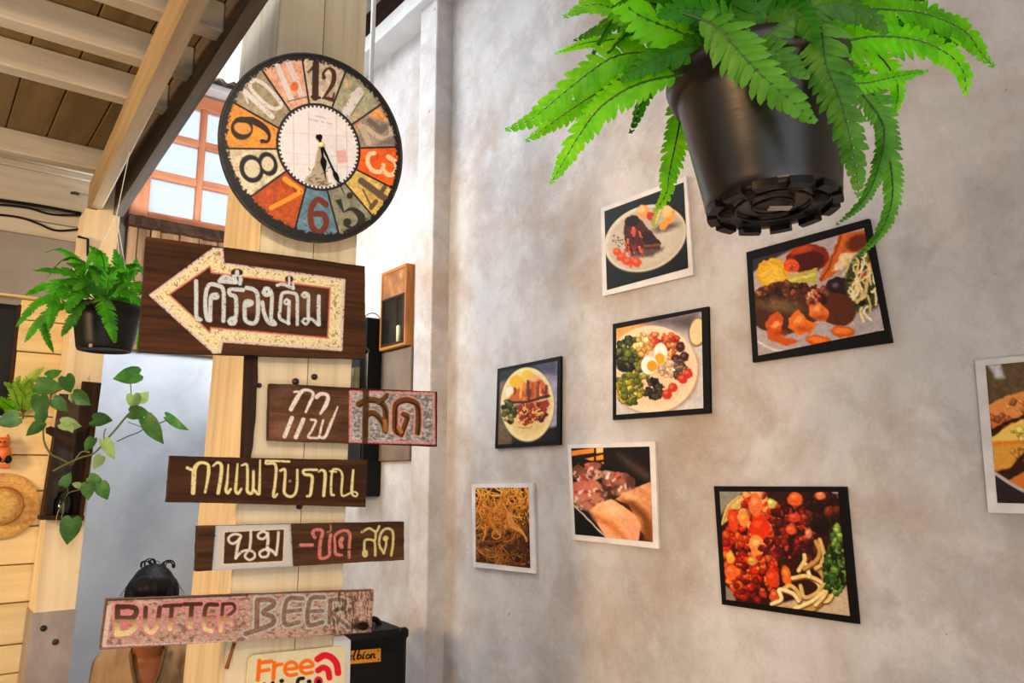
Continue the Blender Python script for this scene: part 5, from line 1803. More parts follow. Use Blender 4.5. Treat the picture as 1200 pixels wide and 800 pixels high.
for nm, a0, a1, h0, h1 in (('door_rail', yr + b, yl - b, zm - 0.010, zm), ('door_rail', yr + b, yl - b, z0 + b, z0 + b + 0.010), ('door_stile', yr + b, yr + b + 0.012, z0 + b + 0.010, zm - 0.010), ('door_stile', yl - b - 0.012, yl - b, z0 + b + 0.010, zm - 0.010)):
    box(nm, (cxf - 0.002, a0, h0), (cxf + 0.010, a1, h1), M['dark'], along='y' if 'rail' in nm else 'z', **D_)
box('glass', (cxf + 0.004, yr + b + 0.010, z0 + b + 0.008), (cxf + 0.006, yl - b - 0.010, zm - 0.008), M['glass'], cab, bev=0)
cnd = thing('candle', 'short cream candle standing inside the glass wall cabinet', 'candle', (WX - 0.024, yr + 0.075, z0 + b))
cc_ = np.array((WX - 0.0235, yr + 0.075, z0 + b))
wx_ = lathe('wax', [(0.017, 0.0), (0.017, 0.080), (0.013, 0.085), (0.0, 0.083)], cc_, M['wax'], cnd, 20)
tube('wick', [cc_ + (0, 0, 0.081), cc_ + (0, 0.001, 0.093)], 0.0012, M['black'], wx_, 6)

# brown board under the cabinet, tall black loudspeaker beside it
bq = [on_x(448, 405, WX - 0.012), on_x(484, 405, WX - 0.012)]
zb0 = on_x(470, 540, WX)[2]
o = box('hanging_board', (WX - 0.016, bq[1][1] + 0.006, zb0), (WX - 0.001, bq[0][1], z0 - 0.004), M['brownboard'], along='z')
o['label'], o['category'] = 'plain brown board on the wall under the wooden cabinet', 'board'
sy0, sx = yl + 0.02, 1.595
ztop = on_y(437, 372, sy0)[2]
spk = thing('loudspeaker', 'tall black loudspeaker on the wall just beyond the wooden cabinet', 'speaker', (WX, sy0 + 0.1, 1.5))
box('housing', (sx + 0.006, sy0, 1.50), (WX - 0.001, sy0 + 0.22, ztop), M['black'], spk, 0.006, along='z')
gr_ = box('grille', (sx, sy0 + 0.012, 1.53), (sx + 0.007, sy0 + 0.208, ztop - 0.02), M['blackplastic'], spk, 0.003, along='z')
for zz_ in (ztop - 0.12, ztop - 0.24, ztop - 0.36):
    lathe('driver', [(0.040, 0), (0.042, 0.003), (0.036, 0.004), (0.012, 0.002), (0.0, 0.005)], (sx, sy0 + 0.11, zz_), M['iron'], gr_, 20, (-1, 0, 0))
tube('cable', catmull([(sx + 0.03, sy0 + 0.06, ztop - 0.002), (sx + 0.03, sy0 + 0.05, ztop + 0.018), (sx + 0.05, sy0 + 0.02, ztop + 0.026), (sx + 0.07, sy0 - 0.004, ztop + 0.004), (sx + 0.07, sy0 - 0.003, ztop - 0.04)], 14), 0.0022, M['black'], spk, 6)

# lantern glass with a pale candle on a bracket at the column's right side
la = dep(416, 452, 2.20)
ln = thing('candle_lantern', 'glass candle lantern showing between the column and the black loudspeaker', 'lantern', la - (0, 0, 0.09))
lathe('glass_cylinder', [(0.034, -0.08), (0.034, 0.10), (0.032, 0.10), (0.032, -0.08)], la, M['clearglass'], ln, 24)
lathe('base', [(0.037, -0.090), (0.037, -0.08), (0.0, -0.08)], la, M['iron'], ln, 24)
lathe('cap', [(0.037, 0.10), (0.037, 0.106), (0.02, 0.118), (0.006, 0.122), (0.0, 0.122)], la, M['iron'], ln, 24)
lathe('candle_wax', [(0.017, -0.08), (0.017, 0.050), (0.013, 0.053), (0.0, 0.051)], la + RT * 0.008, M['wax'], ln, 20)
shelf = thing('wall_shelf', 'small dark bracket shelf on the column holding the candle lantern', 'shelf', (la[0], la[1], la[2] - 0.11))
sq = rf(la[2] - 0.10)
dd_ = (la - sq) @ CD
obox('shelf_board', sq + CD * (dd_ + 0.03 + 0.001) / 2 + CN * ((la - sq) @ CN) - ZV * 0.003, CD, -CN, ZV, (dd_ + 0.03, 0.08, 0.014), M['dark'], shelf, 0.002)

# white conduit dropping from the roof in front of the right wall
pa = dep(438, 5, 3.1)
po = tube('conduit', [(pa[0], pa[1], 4.0), (pa[0], pa[1], dep(434, 225, 3.1)[2])], 0.010, M['whitemetal'], None, 10)
po['label'], po['category'] = 'thin white conduit hanging from the roof behind the clock', 'pipe'
box('rafter', (pa[0] - 0.03, 1.2, 4.0), (pa[0] + 0.03, YB, 4.06), M['whiteroof'], roof, along='y')

# ------------------------------------------------------------------ guitar amplifier behind the column
af = dep(470, 737, 2.60)
aw, ah, ad = 0.46, 0.42, 0.24
ar = af + CD * 0.0
amp = thing('amplifier', 'black amplifier with a yellow name badge behind the column foot', 'amplifier', (ar - CD * aw / 2 - CN * ad / 2) * (1, 1, 0) + (0, 0, ar[2] - ah))
ac = ar - CD * (aw / 2 - 0.03) - CN * ad / 2 - ZV * ah / 2
obox('housing', ac, CD, -CN, ZV, (aw, ad, ah), M['black'], amp, 0.018)
obox('grille_cloth', ac + CN * (ad / 2 - 0.001) - ZV * 0.02, CD, -CN, ZV, (aw - 0.09, 0.006, ah - 0.10), M['blackplastic'], amp, 0.002)
mt_ = ac + ZV * ah / 2
tube('handle', catmull([mt_ - CD * 0.02, mt_ - CD * 0.0 + ZV * 0.014, mt_ + CD * 0.08 + ZV * 0.020, mt_ + CD * 0.155 + ZV * 0.020, mt_ + CD * 0.175 - ZV * 0.002], 16), 0.010, M['blackplastic'], amp, 8)
for s in (-1, 1):
    obox('corner_guard', ac + CD * s * (aw / 2 - 0.016) + CN * (ad / 2 - 0.016) + ZV * (ah / 2 - 0.016), CD, -CN, ZV, (0.036, 0.036, 0.036), M['blackplastic'], amp, 0.008)
bn = CN @ (ac + CN * (ad / 2 + 0.0042))
bqd = [hit(x, y, CN, bn) for x, y in ((392, 764), (446.2, 759.5), (446.2, 774.8), (392, 779.5))]
G = grid_points(bqd, 150, 44)
cv = Canvas(G)
cv.C[:] = (232, 158, 44)
cv.mottle(0.05, 6, 4)
cv.crop(395, 720, 10)
ink = (34, 20, 14)
for s, wd in (([(88, 545), (130, 440), (150, 420), (160, 530)], 18), ([(95, 500), (178, 482)], 14), ([(222, 412), (200, 470), (192, 520), (206, 524)], 20), ([(262, 418), (240, 480), (236, 518)], 20), ([(240, 500), (262, 470), (280, 480), (272, 512), (240, 518)], 18),
              ([(312, 462), (300, 510), (314, 512)], 19), ([(320, 440), (322, 440)], 18), ([(365, 466), (342, 486), (346, 512), (372, 508), (386, 480), (365, 466)], 17), ([(408, 462), (396, 510)], 18), ([(402, 478), (424, 460), (438, 470), (430, 500), (446, 504)], 17)):
    cv.line(s, wd, ink, 0.35)
for x, y in ((482, 420), (484, 525)):
    cv.ell(x, y, 9, 10, 0, (90, 40, 20), 0.4)
bo = mesh('name_badge', G.reshape(-1, 3), grid_faces(150, 44), M['print'], amp, col=cv.colors(), label='yellow badge with dark script')
bm = bmesh.new()
bm.from_mesh(bo.data)
r_ = bmesh.ops.extrude_edge_only(bm, edges=[e for e in bm.edges if e.is_boundary])
for v in [g for g in r_['geom'] if isinstance(g, bmesh.types.BMVert)]:
    v.co -= Vector(CN * 0.003)
bm.to_mesh(bo.data)
bm.free()
# low table that carries it
tb = thing('side_table', 'plain dark wooden table under the black amplifier', 'table', (ac[0], ac[1], 0))
tz = ar[2] - ah
obox('table_top', (ac[0], ac[1], tz - 0.015), CD, -CN, ZV, (aw + 0.06, ad + 0.08, 0.03), M['dark'], tb, 0.004)
for s in (-1, 1):
    for u in (-1, 1):
        p = ac + CD * s * (aw / 2 - 0.01) + CN * u * (ad / 2)
        obox('leg', (p[0], p[1], (tz - 0.03) / 2), ZV, -CN, CD, (tz - 0.03, 0.04, 0.04), M['dark'], tb, 0.003)

# ================================================================== ferns
def frond(parent, path, wid, seed, up=None, n=None, mat=None, bare=0.10, side_only=0, face=0.75):
    """one fern frond: a stalk and two rows of toothed leaflets, as one mesh"""
    R = random.Random(seed)
    P = catmull(path, 60)
    ln = np.concatenate([[0], np.cumsum(np.linalg.norm(np.diff(P, axis=0), axis=1))])
    Ltot = ln[-1]
    n = n or int(max(12, min(40, Ltot * (1 - bare) / (wid * 0.31))))
    V, F, mi = [], [], []
    tv, tf = tube_data(P[::3], np.linspace(0.0021, 0.0007, len(P[::3])), 5)
    V += tv
    F += tf
    mi += [1] * len(tf)
    sp = Ltot * (1 - bare) / n
    for i in range(n):
        u = bare + (1 - bare) * (i + 0.5) / n
        d = u * Ltot
        c = np.array([np.interp(d, ln, P[:, k]) for k in range(3)])
        t = nrm(np.array([np.interp(min(d + .006, Ltot), ln, P[:, k]) - np.interp(max(d - .006, 0), ln, P[:, k]) for k in range(3)]))
        toc = nrm(CAM - c)
        ref = toc * face + np.array([0, 0, 1.0]) * (1 - face) if up is None else np.asarray(up)
        nn = nrm(ref - t * (ref @ t))
        s = np.cross(t, nn)
        v = (u - bare) / (1 - bare)
        prof = min(1.0, 0.45 + v * 4.0) * (1 - v ** 2.2) ** 0.75
        for sg in (-1, 1):
            if side_only and sg != side_only:
                continue
            Lf = wid * max(0.10, prof) * R.uniform(0.90, 1.10)
            an = math.radians(R.uniform(58, 70) - 20 * v)
            dr = nrm(s * sg * math.sin(an) + t * math.cos(an) + nn * R.uniform(-0.28, 0.02))
            wv = nrm(t - dr * (t @ dr))
            nl = nrm(np.cross(dr, wv))
            hw = sp * 0.55
            if sg > 0:
                nl = -nl
            b0 = len(V)
            o_ = c + nn * 0.0006
            prm = [(0.0, 0.55), (0.12, 0.95), (0.38, 0.90), (0.47, 1.02), (0.66, 0.74), (0.73, 0.82), (0.88, 0.42)]
            dp = R.uniform(0.02, 0.14)
            for a, q in prm:
                z = -dp * Lf * a * a
                V.append(o_ + dr * a * Lf + wv * hw * q + nn * z)
                V.append(o_ + dr * (a + 0.02) * Lf + nn * (z + 0.10 * hw))
                V.append(o_ + dr * a * Lf - wv * hw * q * 0.92 + nn * z)
            V.append(o_ + dr * Lf + wv * hw * 0.15 - nn * dp * Lf)
            k = len(prm)
            for j in range(k - 1):
                a0, a1 = b0 + 3 * j, b0 + 3 * j + 3
                F += [(a0, a1, a1 + 1, a0 + 1), (a0 + 1, a1 + 1, a1 + 2, a0 + 2)]
                mi += [0, 0]
            e = b0 + 3 * (k - 1)
            F += [(e, b0 + 3 * k, e + 1), (e + 1, b0 + 3 * k, e + 2)]
            mi += [0, 0]
    return mesh('frond', V, F, [mat or M['fern'], M['rachis']], parent, mi, smooth=False)


def px_path(pts, d0, d1):
    k = len(pts)
    return [dep(x, y, d0 + (d1 - d0) * i / (k - 1)) for i, (x, y) in enumerate(pts)]


# ---- large fern in the hanging black pot
PZ = 1.0
cb_ = dep(906, 241, PZ)
ct_ = dep(887, 92, PZ * 1.045)
pax = nrm(ct_ - cb_)
Hp = np.linalg.norm(ct_ - cb_)
k_ = PZ / 900.0
f1 = thing('hanging_fern', 'large bright green fern in a black pot hung before the right wall', 'plant', cb_)
r0, r1 = 77 * k_, 101 * k_
rim_h = 0.028
prof = [(0.0, 0.004), (r0 * 0.80, 0.004), (r0 * 0.84, 0.0), (r0 * 0.97, 0.0), (r0, 0.004), (r0 * 1.01, 0.012)]
for i in range(1, 9):
    t = i / 8
    prof.append((r0 * 1.01 + (r1 * 0.965 - r0 * 1.01) * t, 0.012 + (Hp - rim_h - 0.012) * t))
prof += [(r1 * 0.985, Hp - rim_h + 0.001), (r1 * 1.03, Hp - rim_h + 0.004), (r1 * 1.075, Hp - 0.010), (r1 * 1.09, Hp - 0.002), (r1 * 1.08, Hp), (r1 * 1.03, Hp - 0.002), (r1 * 0.95, Hp - rim_h), (r1 * 0.92, Hp - 0.045)]
pot1 = lathe('pot', prof, cb_, M['potshine'], f1, 56, pax)
lathe('soil', [(0.0, 0.0), (r1 * 0.93, 0.0), (r1 * 0.9, 0.006), (0.0, 0.012)], cb_ + pax * (Hp - 0.035), M['soil'], f1, 32, pax)
# foot ring with drainage slots on the underside
bx_, by_ = nrm(np.cross(pax, (0.3, 1, 0.2))), None
by_ = np.cross(pax, bx_)
for q in range(12):
    g0, g1 = 2 * math.pi * (q + 0.12) / 12, 2 * math.pi * (q + 0.80) / 12
    V, F = [], []
    ns = 6
    for j in range(ns + 1):
        g = g0 + (g1 - g0) * j / ns
        dv = math.cos(g) * bx_ + math.sin(g) * by_
        for r, h in ((r0 * 0.84, 0.002), (r0 * 0.99, 0.002), (r0 * 0.99, -0.008), (r0 * 0.84, -0.008)):
            V.append(cb_ + dv * r + pax * h)
    for j in range(ns):
        for m_ in range(4):
            F.append((j * 4 + m_, j * 4 + (m_ + 1) % 4, j * 4 + 4 + (m_ + 1) % 4, j * 4 + 4 + m_))
    F += [(3, 2, 1, 0), tuple(ns * 4 + m_ for m_ in range(4))]
    fix_normals(mesh('foot_segment', V, F, M['blackplastic'], pot1))
for rr_ in (0.30, 0.56):
    ring = [cb_ + pax * -0.001 + rr_ * r0 * (math.cos(g) * bx_ + math.sin(g) * by_) for g in np.linspace(0, 2 * math.pi, 33)]
    tube('base_ring', ring, 0.0022, M['blackplastic'], pot1, 6)
for q in range(6):
    g = 2 * math.pi * (q + .3) / 6
    dv = math.cos(g) * bx_ + math.sin(g) * by_
    lathe('drain_hole', [(0.0, 0.0), (0.010, 0.0), (0.012, 0.002), (0.012, 0.003)], cb_ + dv * r0 * 0.68 - pax * 0.0025, M['black'], pot1, 14, pax)
obq = cb_ - pax * 0.0035 + RT * 0.004
obox('label_patch', obq + RT * 0.004, RT, nrm(np.cross(pax, RT)), pax, (0.030, 0.012, 0.002), plain('pale_sticker', (170, 160, 150), 0.6), pot1, 0.0005)
hk = np.array((ct_[0], ct_[1], 4.0))
for q in range(3):
    g = 2 * math.pi * q / 3 + 0.4
    tube('hanger_wire', [ct_ + r1 * 1.05 * (math.cos(g) * bx_ + math.sin(g) * by_), ct_ + ZV * 0.55, hk + ZV * 0.02], 0.0012, M['iron'], f1, 5)
W1 = 0.036
T1 = [([(815, 72), (765, 62), (717, 68), (667, 104), (625, 138), (592, 153)], 1.04, 1.10, 1.0), ([(820, 85), (745, 86), (695, 112), (650, 142), (616, 166)], 1.06, 1.16, 0.9),
      ([(815, 85), (750, 98), (706, 124), (680, 157), (660, 190), (645, 216)], 1.00, 1.02, 0.85), ([(830, 95), (803, 104), (796, 147), (785, 200), (780, 228), (766, 249)], 1.14, 1.16, 0.80),
      ([(830, 60), (775, 36), (720, 46), (685, 51), (650, 63)], 1.10, 1.20, 0.55), ([(800, 40), (745, 12), (722, 20), (704, 27), (699, 42)], 1.10, 1.18, 0.4),
      ([(850, 70), (800, 40), (747, 17), (715, -14)], 1.00, 0.98, 1.15), ([(860, 60), (815, 40), (765, 30), (700, 5), (660, 20)], 1.05, 1.12, 0.9),
      ([(800, 15), (838, 30), (862, 56), (890, 86), (920, 112), (956, 144)], 0.92, 0.85, 1.05), ([(940, -20), (962, 30), (968, 75), (985, 118), (997, 165), (1003, 200), (1007, 232)], 0.93, 0.88, 0.95),
      ([(965, 60), (1012, 112), (1036, 150), (1030, 195), (1012, 235), (980, 264)], 1.02, 1.00, 0.5), ([(975, 60), (1030, 120), (1042, 180), (1046, 230), (1033, 270), (1006, 300)], 1.06, 1.02, 0.62),
      ([(930, 30), (993, 12), (1050, 12), (1090, 18), (1130, 36), (1148, 60), (1165, 79)], 1.00, 1.04, 0.95), ([(940, 45), (1000, 34), (1050, 30), (1105, 38), (1140, 58)], 1.02, 1.06, 0.75),
      ([(930, 60), (985, 50), (1025, 43), (1074, 47), (1110, 63), (1129, 84), (1132, 112)], 0.97, 1.00, 1.0), ([(940, 75), (975, 85), (1005, 98), (1050, 90), (1088, 83)], 0.96, 0.95, 0.55),
      ([(960, 60), (1020, 60), (1048, 90), (1052, 115), (1045, 138)], 1.08, 1.10, 0.7), ([(950, 70), (1000, 80), (1020, 105), (1034, 130)], 1.08, 1.08, 0.75),
      ([(880, 70), (905, 10), (950, -30), (1000, -40)], 0.97, 0.98, 1.0), ([(870, 70), (850, 10), (820, -40), (780, -60)], 1.0, 1.0, 1.1), ([(900, 60), (960, 20), (1020, -20), (1080, -40)], 1.04, 1.1, 1.0),
      ([(860, 80), (885, 30), (880, -30), (860, -80)], 0.95, 0.93, 1.1), ([(845, 70), (860, 50), (880, 60), (905, 60), (925, 75), (948, 92)], 0.94, 0.90, 0.8), ([(880, 60), (930, 20), (975, 5), (1015, 18), (1040, 40)], 0.93, 0.90, 0.9),
      ([(870, 75), (820, 55), (790, 60), (755, 75), (728, 96)], 0.98, 1.00, 0.95), ([(860, 60), (800, 25), (760, 0), (720, -20)], 1.08, 1.12, 1.0), ([(880, 60), (860, 30), (835, 15), (800, 10), (770, 20)], 0.96, 0.94, 0.9),
      ([(890, 50), (900, 20), (925, 10), (945, 25), (955, 50)], 0.95, 0.9, 0.8), ([(850, 80), (790, 80), (755, 88), (733, 104), (715, 118)], 1.06, 1.10, 0.75)]
for i, (pts, a, b_, ws) in enumerate(T1):
    frond(f1, px_path(pts, a, b_), W1 * ws, 100 + i, mat=M['fern'] if i < 8 or 12 <= i <= 17 or i == 28 else (M['fernfront'] if i in (8, 9, 10, 11, 18, 22, 23) else M['fern_shaded']), face=0.35 if pts[0][0] < 700 else 0.68)  # outer fronds get the bright leaf, inner ones mostly the shaded copy
for i, (pts, a, b_, ws) in enumerate([([(870, 60), (790, 30), (730, 25), (672, 48)], 1.12, 1.22, .9), ([(860, 50), (790, 5), (740, -5), (690, 10)], 1.15, 1.25, 1.0), ([(850, 70), (780, 70), (735, 78), (690, 98)], 1.12, 1.2, .9), ([(860, 60), (820, 20), (790, -10), (770, -40)], 1.15, 1.2, 1.1),
                                          ([(880, 50), (900, 10), (900, -20), (880, -50)], 1.1, 1.15, 1.1), ([(900, 60), (950, 30), (990, 25), (1030, 40)], 1.12, 1.16, 1.0), ([(900, 50), (960, 0), (1010, -15), (1060, 0)], 1.12, 1.2, 1.0), ([(900, 70), (960, 60), (1000, 72), (1022, 92)], 1.12, 1.14, .9),
                                          ([(860, 70), (830, 50), (805, 52), (786, 66)], 1.02, 1.0, .9), ([(880, 50), (915, 35), (940, 45), (950, 70)], 1.05, 1.03, .9), ([(870, 50), (845, 10), (850, -20), (870, -40)], 1.0, .98, 1.0), ([(880, 60), (880, 20), (905, -5), (935, -10)], 1.0, .96, 1.0), ([(860, 60), (835, 45), (825, 30), (805, 20)], 1.0, .98, .9)]):
    frond(f1, px_path(pts, a, b_), W1 * ws, 200 + i, mat=M['fern_shaded'], face=0.6)
R = random.Random(77)
for i in range(16):
    g = 2 * math.pi * (i + R.uniform(-.3, .3)) / 16
    dv = math.cos(g) * bx_ + math.sin(g) * by_
    b0 = ct_ + dv * 0.03 - ZV * 0.015
    L = R.uniform(0.16, 0.26)
    h = R.uniform(0.06, 0.14)
    frond(f1, [b0, b0 + dv * L * .35 + ZV * h, b0 + dv * L * .75 + ZV * h * 1.25, b0 + dv * L * 1.05 + ZV * h * .7], W1 * R.uniform(.8, 1.05), 300 + i, up=(0, 0, 1), mat=M['fern_shaded'])

# ---- second fern, hanging by the post
D2 = 2.32
k2 = D2 / 900
cb2, ct2 = dep(122, 411, D2), dep(127, 357, D2)
ax2 = ZV
H2 = ct2[2] - cb2[2]
f2 = thing('hanging_fern', 'smaller fern in a plain black pot beside the cream post', 'plant', cb2)
ra, rb2 = 29 * k2, 38 * k2
prof = [(0.0, 0.003), (ra * 0.82, 0.003), (ra * 0.85, 0.0), (ra * 0.98, 0.0), (ra * 1.02, 0.006)] + [(ra * 1.02 + (rb2 * 0.96 - ra * 1.02) * t / 6, 0.006 + (H2 - 0.03) * t / 6) for t in range(1, 7)] + [(rb2 * 1.0, H2 - 0.022), (rb2 * 1.03, H2 - 0.004), (rb2 * 1.02, H2), (rb2 * 0.97, H2 - 0.002), (rb2 * 0.93, H2 - 0.03)]
lathe('pot', prof, cb2, M['blackplastic'], f2, 40)
lathe('soil', [(0.0, 0.0), (rb2 * 0.93, 0.0), (rb2 * .8, 0.006), (0.0, 0.010)], cb2 + ZV * (H2 - 0.030), M['soil'], f2, 24)
lathe('drain_notch', [(0.0, 0.0), (0.006, 0.0), (0.006, 0.003), (0.0, 0.003)], cb2 - FH * ra * 0.99 + ZV * 0.004, plain('grey_notch', (140, 140, 140), 0.6), f2, 10, -FH)
hk2 = np.array((0.47, ct2[1] + 0.0, 2.735))
for q in range(3):
    g = 2 * math.pi * q / 3 + 1.0
    tube('hanger_wire', [ct2 + rb2 * np.array((math.cos(g), math.sin(g), 0)), ct2 + ZV * 0.28, hk2 + ZV * 0.01], 0.0013, M['whitemetal'], f2, 5)
W2 = 0.034
T2 = [([(112, 350), (90, 322), (62, 316), (39, 317)], 2.3, 2.2, .9), ([(112, 352), (85, 332), (55, 334), (29, 346)], 2.28, 2.15, .95), ([(108, 352), (75, 336), (64, 345), (61, 365), (57, 388)], 2.22, 2.10, .9),
      ([(105, 353), (70, 345), (40, 358), (19, 383)], 2.25, 2.15, .75), ([(100, 356), (70, 358), (45, 378), (29, 401)], 2.24, 2.16, .75), ([(75, 360), (52, 376), (55, 395), (63, 414)], 2.22, 2.16, .55),
      ([(105, 355), (92, 362), (82, 378), (72, 394)], 2.22, 2.16, .7), ([(112, 350), (121, 352), (128, 372), (135, 402)], 2.2, 2.06, .95), ([(112, 345), (90, 306), (70, 292), (52, 296)], 2.36, 2.40, .7),
      ([(118, 345), (120, 315), (114, 296), (105, 288)], 2.3, 2.28, 1.0), ([(128, 345), (139, 318), (138, 302), (134, 292)], 2.32, 2.30, 1.0), ([(132, 345), (150, 325), (158, 312), (160, 302)], 2.34, 2.34, .8),
      ([(135, 348), (155, 338), (170, 342), (178, 352)], 2.3, 2.28, .9), ([(132, 346), (148, 333), (162, 332), (174, 340)], 2.22, 2.18, .9), ([(125, 346), (110, 322), (95, 312), (78, 308)], 2.34, 2.3, .95),
      ([(130, 350), (145, 352), (155, 365), (158, 385)], 2.4, 2.42, .7), ([(125, 345), (128, 325), (140, 315), (152, 318)], 2.24, 2.2, .9), ([(115, 348), (100, 330), (88, 328), (70, 330)], 2.22, 2.14, .95),
      ([(120, 350), (108, 335), (98, 332), (85, 340)], 2.2, 2.14, .8), ([(135, 350), (160, 352), (168, 372), (164, 398), (160, 414)], 2.42, 2.44, .7), ([(128, 350), (140, 340), (155, 345), (166, 358)], 2.2, 2.16, .85), ([(110, 350), (97, 345), (85, 352), (78, 366)], 2.2, 2.15, .8)]
for i, (pts, a, b_, ws) in enumerate(T2):
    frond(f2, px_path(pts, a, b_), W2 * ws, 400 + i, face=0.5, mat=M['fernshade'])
R = random.Random(78)
for i in range(14):
    g = 2 * math.pi * i / 14 + R.uniform(-.2, .2)
    dv = np.array((math.cos(g), math.sin(g), 0))
    b0 = ct2 + dv * 0.02 - ZV * 0.01
    L, h = R.uniform(0.10, 0.17), R.uniform(0.06, 0.13)
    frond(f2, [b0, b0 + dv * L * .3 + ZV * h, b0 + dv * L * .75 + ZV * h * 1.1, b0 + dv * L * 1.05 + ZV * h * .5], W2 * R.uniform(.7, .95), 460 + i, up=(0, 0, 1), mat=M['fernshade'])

# ================================================================== wooden planter with pothos on the post
PF = PY - 0.001


def opx(x, y, d=0.0):
    return on_y(x, y, PF - d)


pl = thing('wall_planter', 'dark weathered wooden planter box on the cream post and siding', 'planter', opx(72, 608))
slab('back_board', [opx(96, 447, .002), opx(118, 449, .002), opx(96, 610, .002), opx(74, 608, .002)], (0, -1, 0), 0.003, M['dark'], pl, along=(0, 0, 1))
slab('tall_board', [opx(97, 446.5, .022), opx(119, 448.5, .022), opx(97, 610, .022), opx(77, 608, .022)], (0, -1, 0), 0.019, M['dark'], pl, along=(0, 0, 1))
slab('short_board', [opx(70, 461, .020), opx(96, 463, .020), opx(76, 609, .020), opx(50, 608, .020)], (0, -1, 0), 0.018, noise_mat('dark_stained_wood_b', [(0.3, (48, 32, 22)), (0.55, (74, 52, 36)), (0.75, (92, 68, 50))], (3, 40, 40), 7, 0.55, 0.2), pl, along=(0, 0, 1))
slab('side_board', [opx(66, 500, .09), opx(70, 500, .09), opx(53, 609, .09), opx(49, 609, .09)], (0, -1, 0), 0.07, M['dark'], pl, along=(0, 0, 1))
slab('side_board', [opx(106, 500, .09), opx(110, 500, .09), opx(97, 609, .09), opx(93, 609, .09)], (0, -1, 0), 0.068, M['dark'], pl, along=(0, 0, 1))
slab('bottom_board', [opx(48, 604, .10), opx(99, 604, .10), opx(98, 610, .10), opx(47, 609, .10)], (0, -1, 0), 0.078, M['dark'], pl, along=(1, 0, 0))
slab('brace', [opx(54, 501, .10), opx(60, 499, .10), opx(90, 518, .10), opx(86, 525, .10), opx(54, 507, .10)], (0, -1, 0), 0.012, M['dark'], pl, along=(1, 0, -.5))
jar = thing('jar', 'small clouded glass jar inside the wooden planter', 'jar', opx(73, 603.5, .055))
jc = opx(73, 603.6, .055)
lathe('glass', [(0.0, 0.002), (0.028, 0.0), (0.030, 0.01), (0.030, 0.055), (0.020, 0.068), (0.020, 0.080), (0.017, 0.080), (0.017, 0.066), (0.026, 0.052), (0.026, 0.006)], jc, M['glass'], jar, 22)
lathe('water', [(0.0, 0.005), (0.0255, 0.006), (0.0255, 0.035), (0.0, 0.035)], jc, plain('murky_water', (110, 96, 66), 0.2), jar, 20)


def leaf(parent, px, size, ang, d, mat=None, droop=0.25, tilt=(0, 0), long=1.0, fold=0.25):
    """heart-shaped leaf: ang is the direction of its tip in the picture (deg, 0 right, 90 down)"""
    c = on_y(px[0], px[1], PF - d)
    k = np.linalg.norm(c - CAM) / 913.0
    S = size * k * 0.80
    toc = nrm(CAM - c)
    a = math.radians(ang)
    t = RT * math.cos(a) - UZ * math.sin(a)
    n = nrm(toc + RT * tilt[0] + UZ * tilt[1])
    t = nrm(t - n * (t @ n))
    s = np.cross(n, t)
    out = [(-0.42, 0.0), (-0.54, 0.17), (-0.46, 0.34), (-0.22, 0.42), (0.05, 0.38), (0.28, 0.24), (0.44, 0.10), (0.56, 0.0)]
    V, F = [], []
    rows = len(out)
    for a_, w_ in out:
        z = -droop * S * max(0, a_ + .1) ** 2
        V.append(c + t * a_ * S * long + s * w_ * S + n * (z - fold * w_ * S * .6))
        V.append(c + t * (a_ if w_ == 0 else max(-0.42, a_ * 0.98)) * S * long + n * z)
        V.append(c + t * a_ * S * long - s * w_ * S + n * (z - fold * w_ * S * .6))
    for i in range(rows - 1):
        p0, p1 = i * 3, i * 3 + 3
        F += [(p0, p1, p1 + 1, p0 + 1), (p0 + 1, p1 + 1, p1 + 2, p0 + 2)]
    o = mesh('leaf', V, F, mat or M['pothos'], parent, smooth=True)
    bm = bmesh.new()
    bm.from_mesh(o.data)
    bmesh.ops.remove_doubles(bm, verts=bm.verts, dist=1e-5)
    bm.to_mesh(o.data)
    bm.free()
    return c - t * 0.42 * S * long


def vine(parent, pts, d0, d1, r=0.0035):
    k = len(pts)
    tube('stem', catmull([on_y(x, y, PF - (d0 + (d1 - d0) * i / (k - 1))) for i, (x, y) in enumerate(pts)], 8 * k), r, M['stem'], parent, 6)


ph = thing('trailing_plant', 'pothos with heart-shaped leaves trailing out of the wooden planter', 'plant', opx(62, 530, .10))
vine(ph, [(84, 545), (72, 538), (60, 532), (52, 518), (51, 500), (55, 480), (60, 462), (62, 446)], .10, .13)
vine(ph, [(62, 552), (75, 545), (95, 536), (110, 531), (125, 515), (138, 500), (148, 488), (156, 480)], .10, .16)
vine(ph, [(84, 545), (95, 530), (105, 530)], .10, .12, .003)
vine(ph, [(137, 517), (150, 511), (163, 506), (172, 500), (186, 496), (196, 492)], .14, .18, .0022)
vine(ph, [(154, 482), (154, 465), (153, 450), (152, 444)], .16, .17, .002)
vine(ph, [(55, 480), (48, 478), (46, 470)], .13, .14, .0022)
vine(ph, [(60, 462), (75, 455), (80, 452)], .13, .13, .002)
vine(ph, [(122, 519), (122, 508), (124, 502)], .14, .14, .0022)
vine(ph, [(150, 494), (160, 498), (170, 501), (176, 500)], .15, .17, .0018)
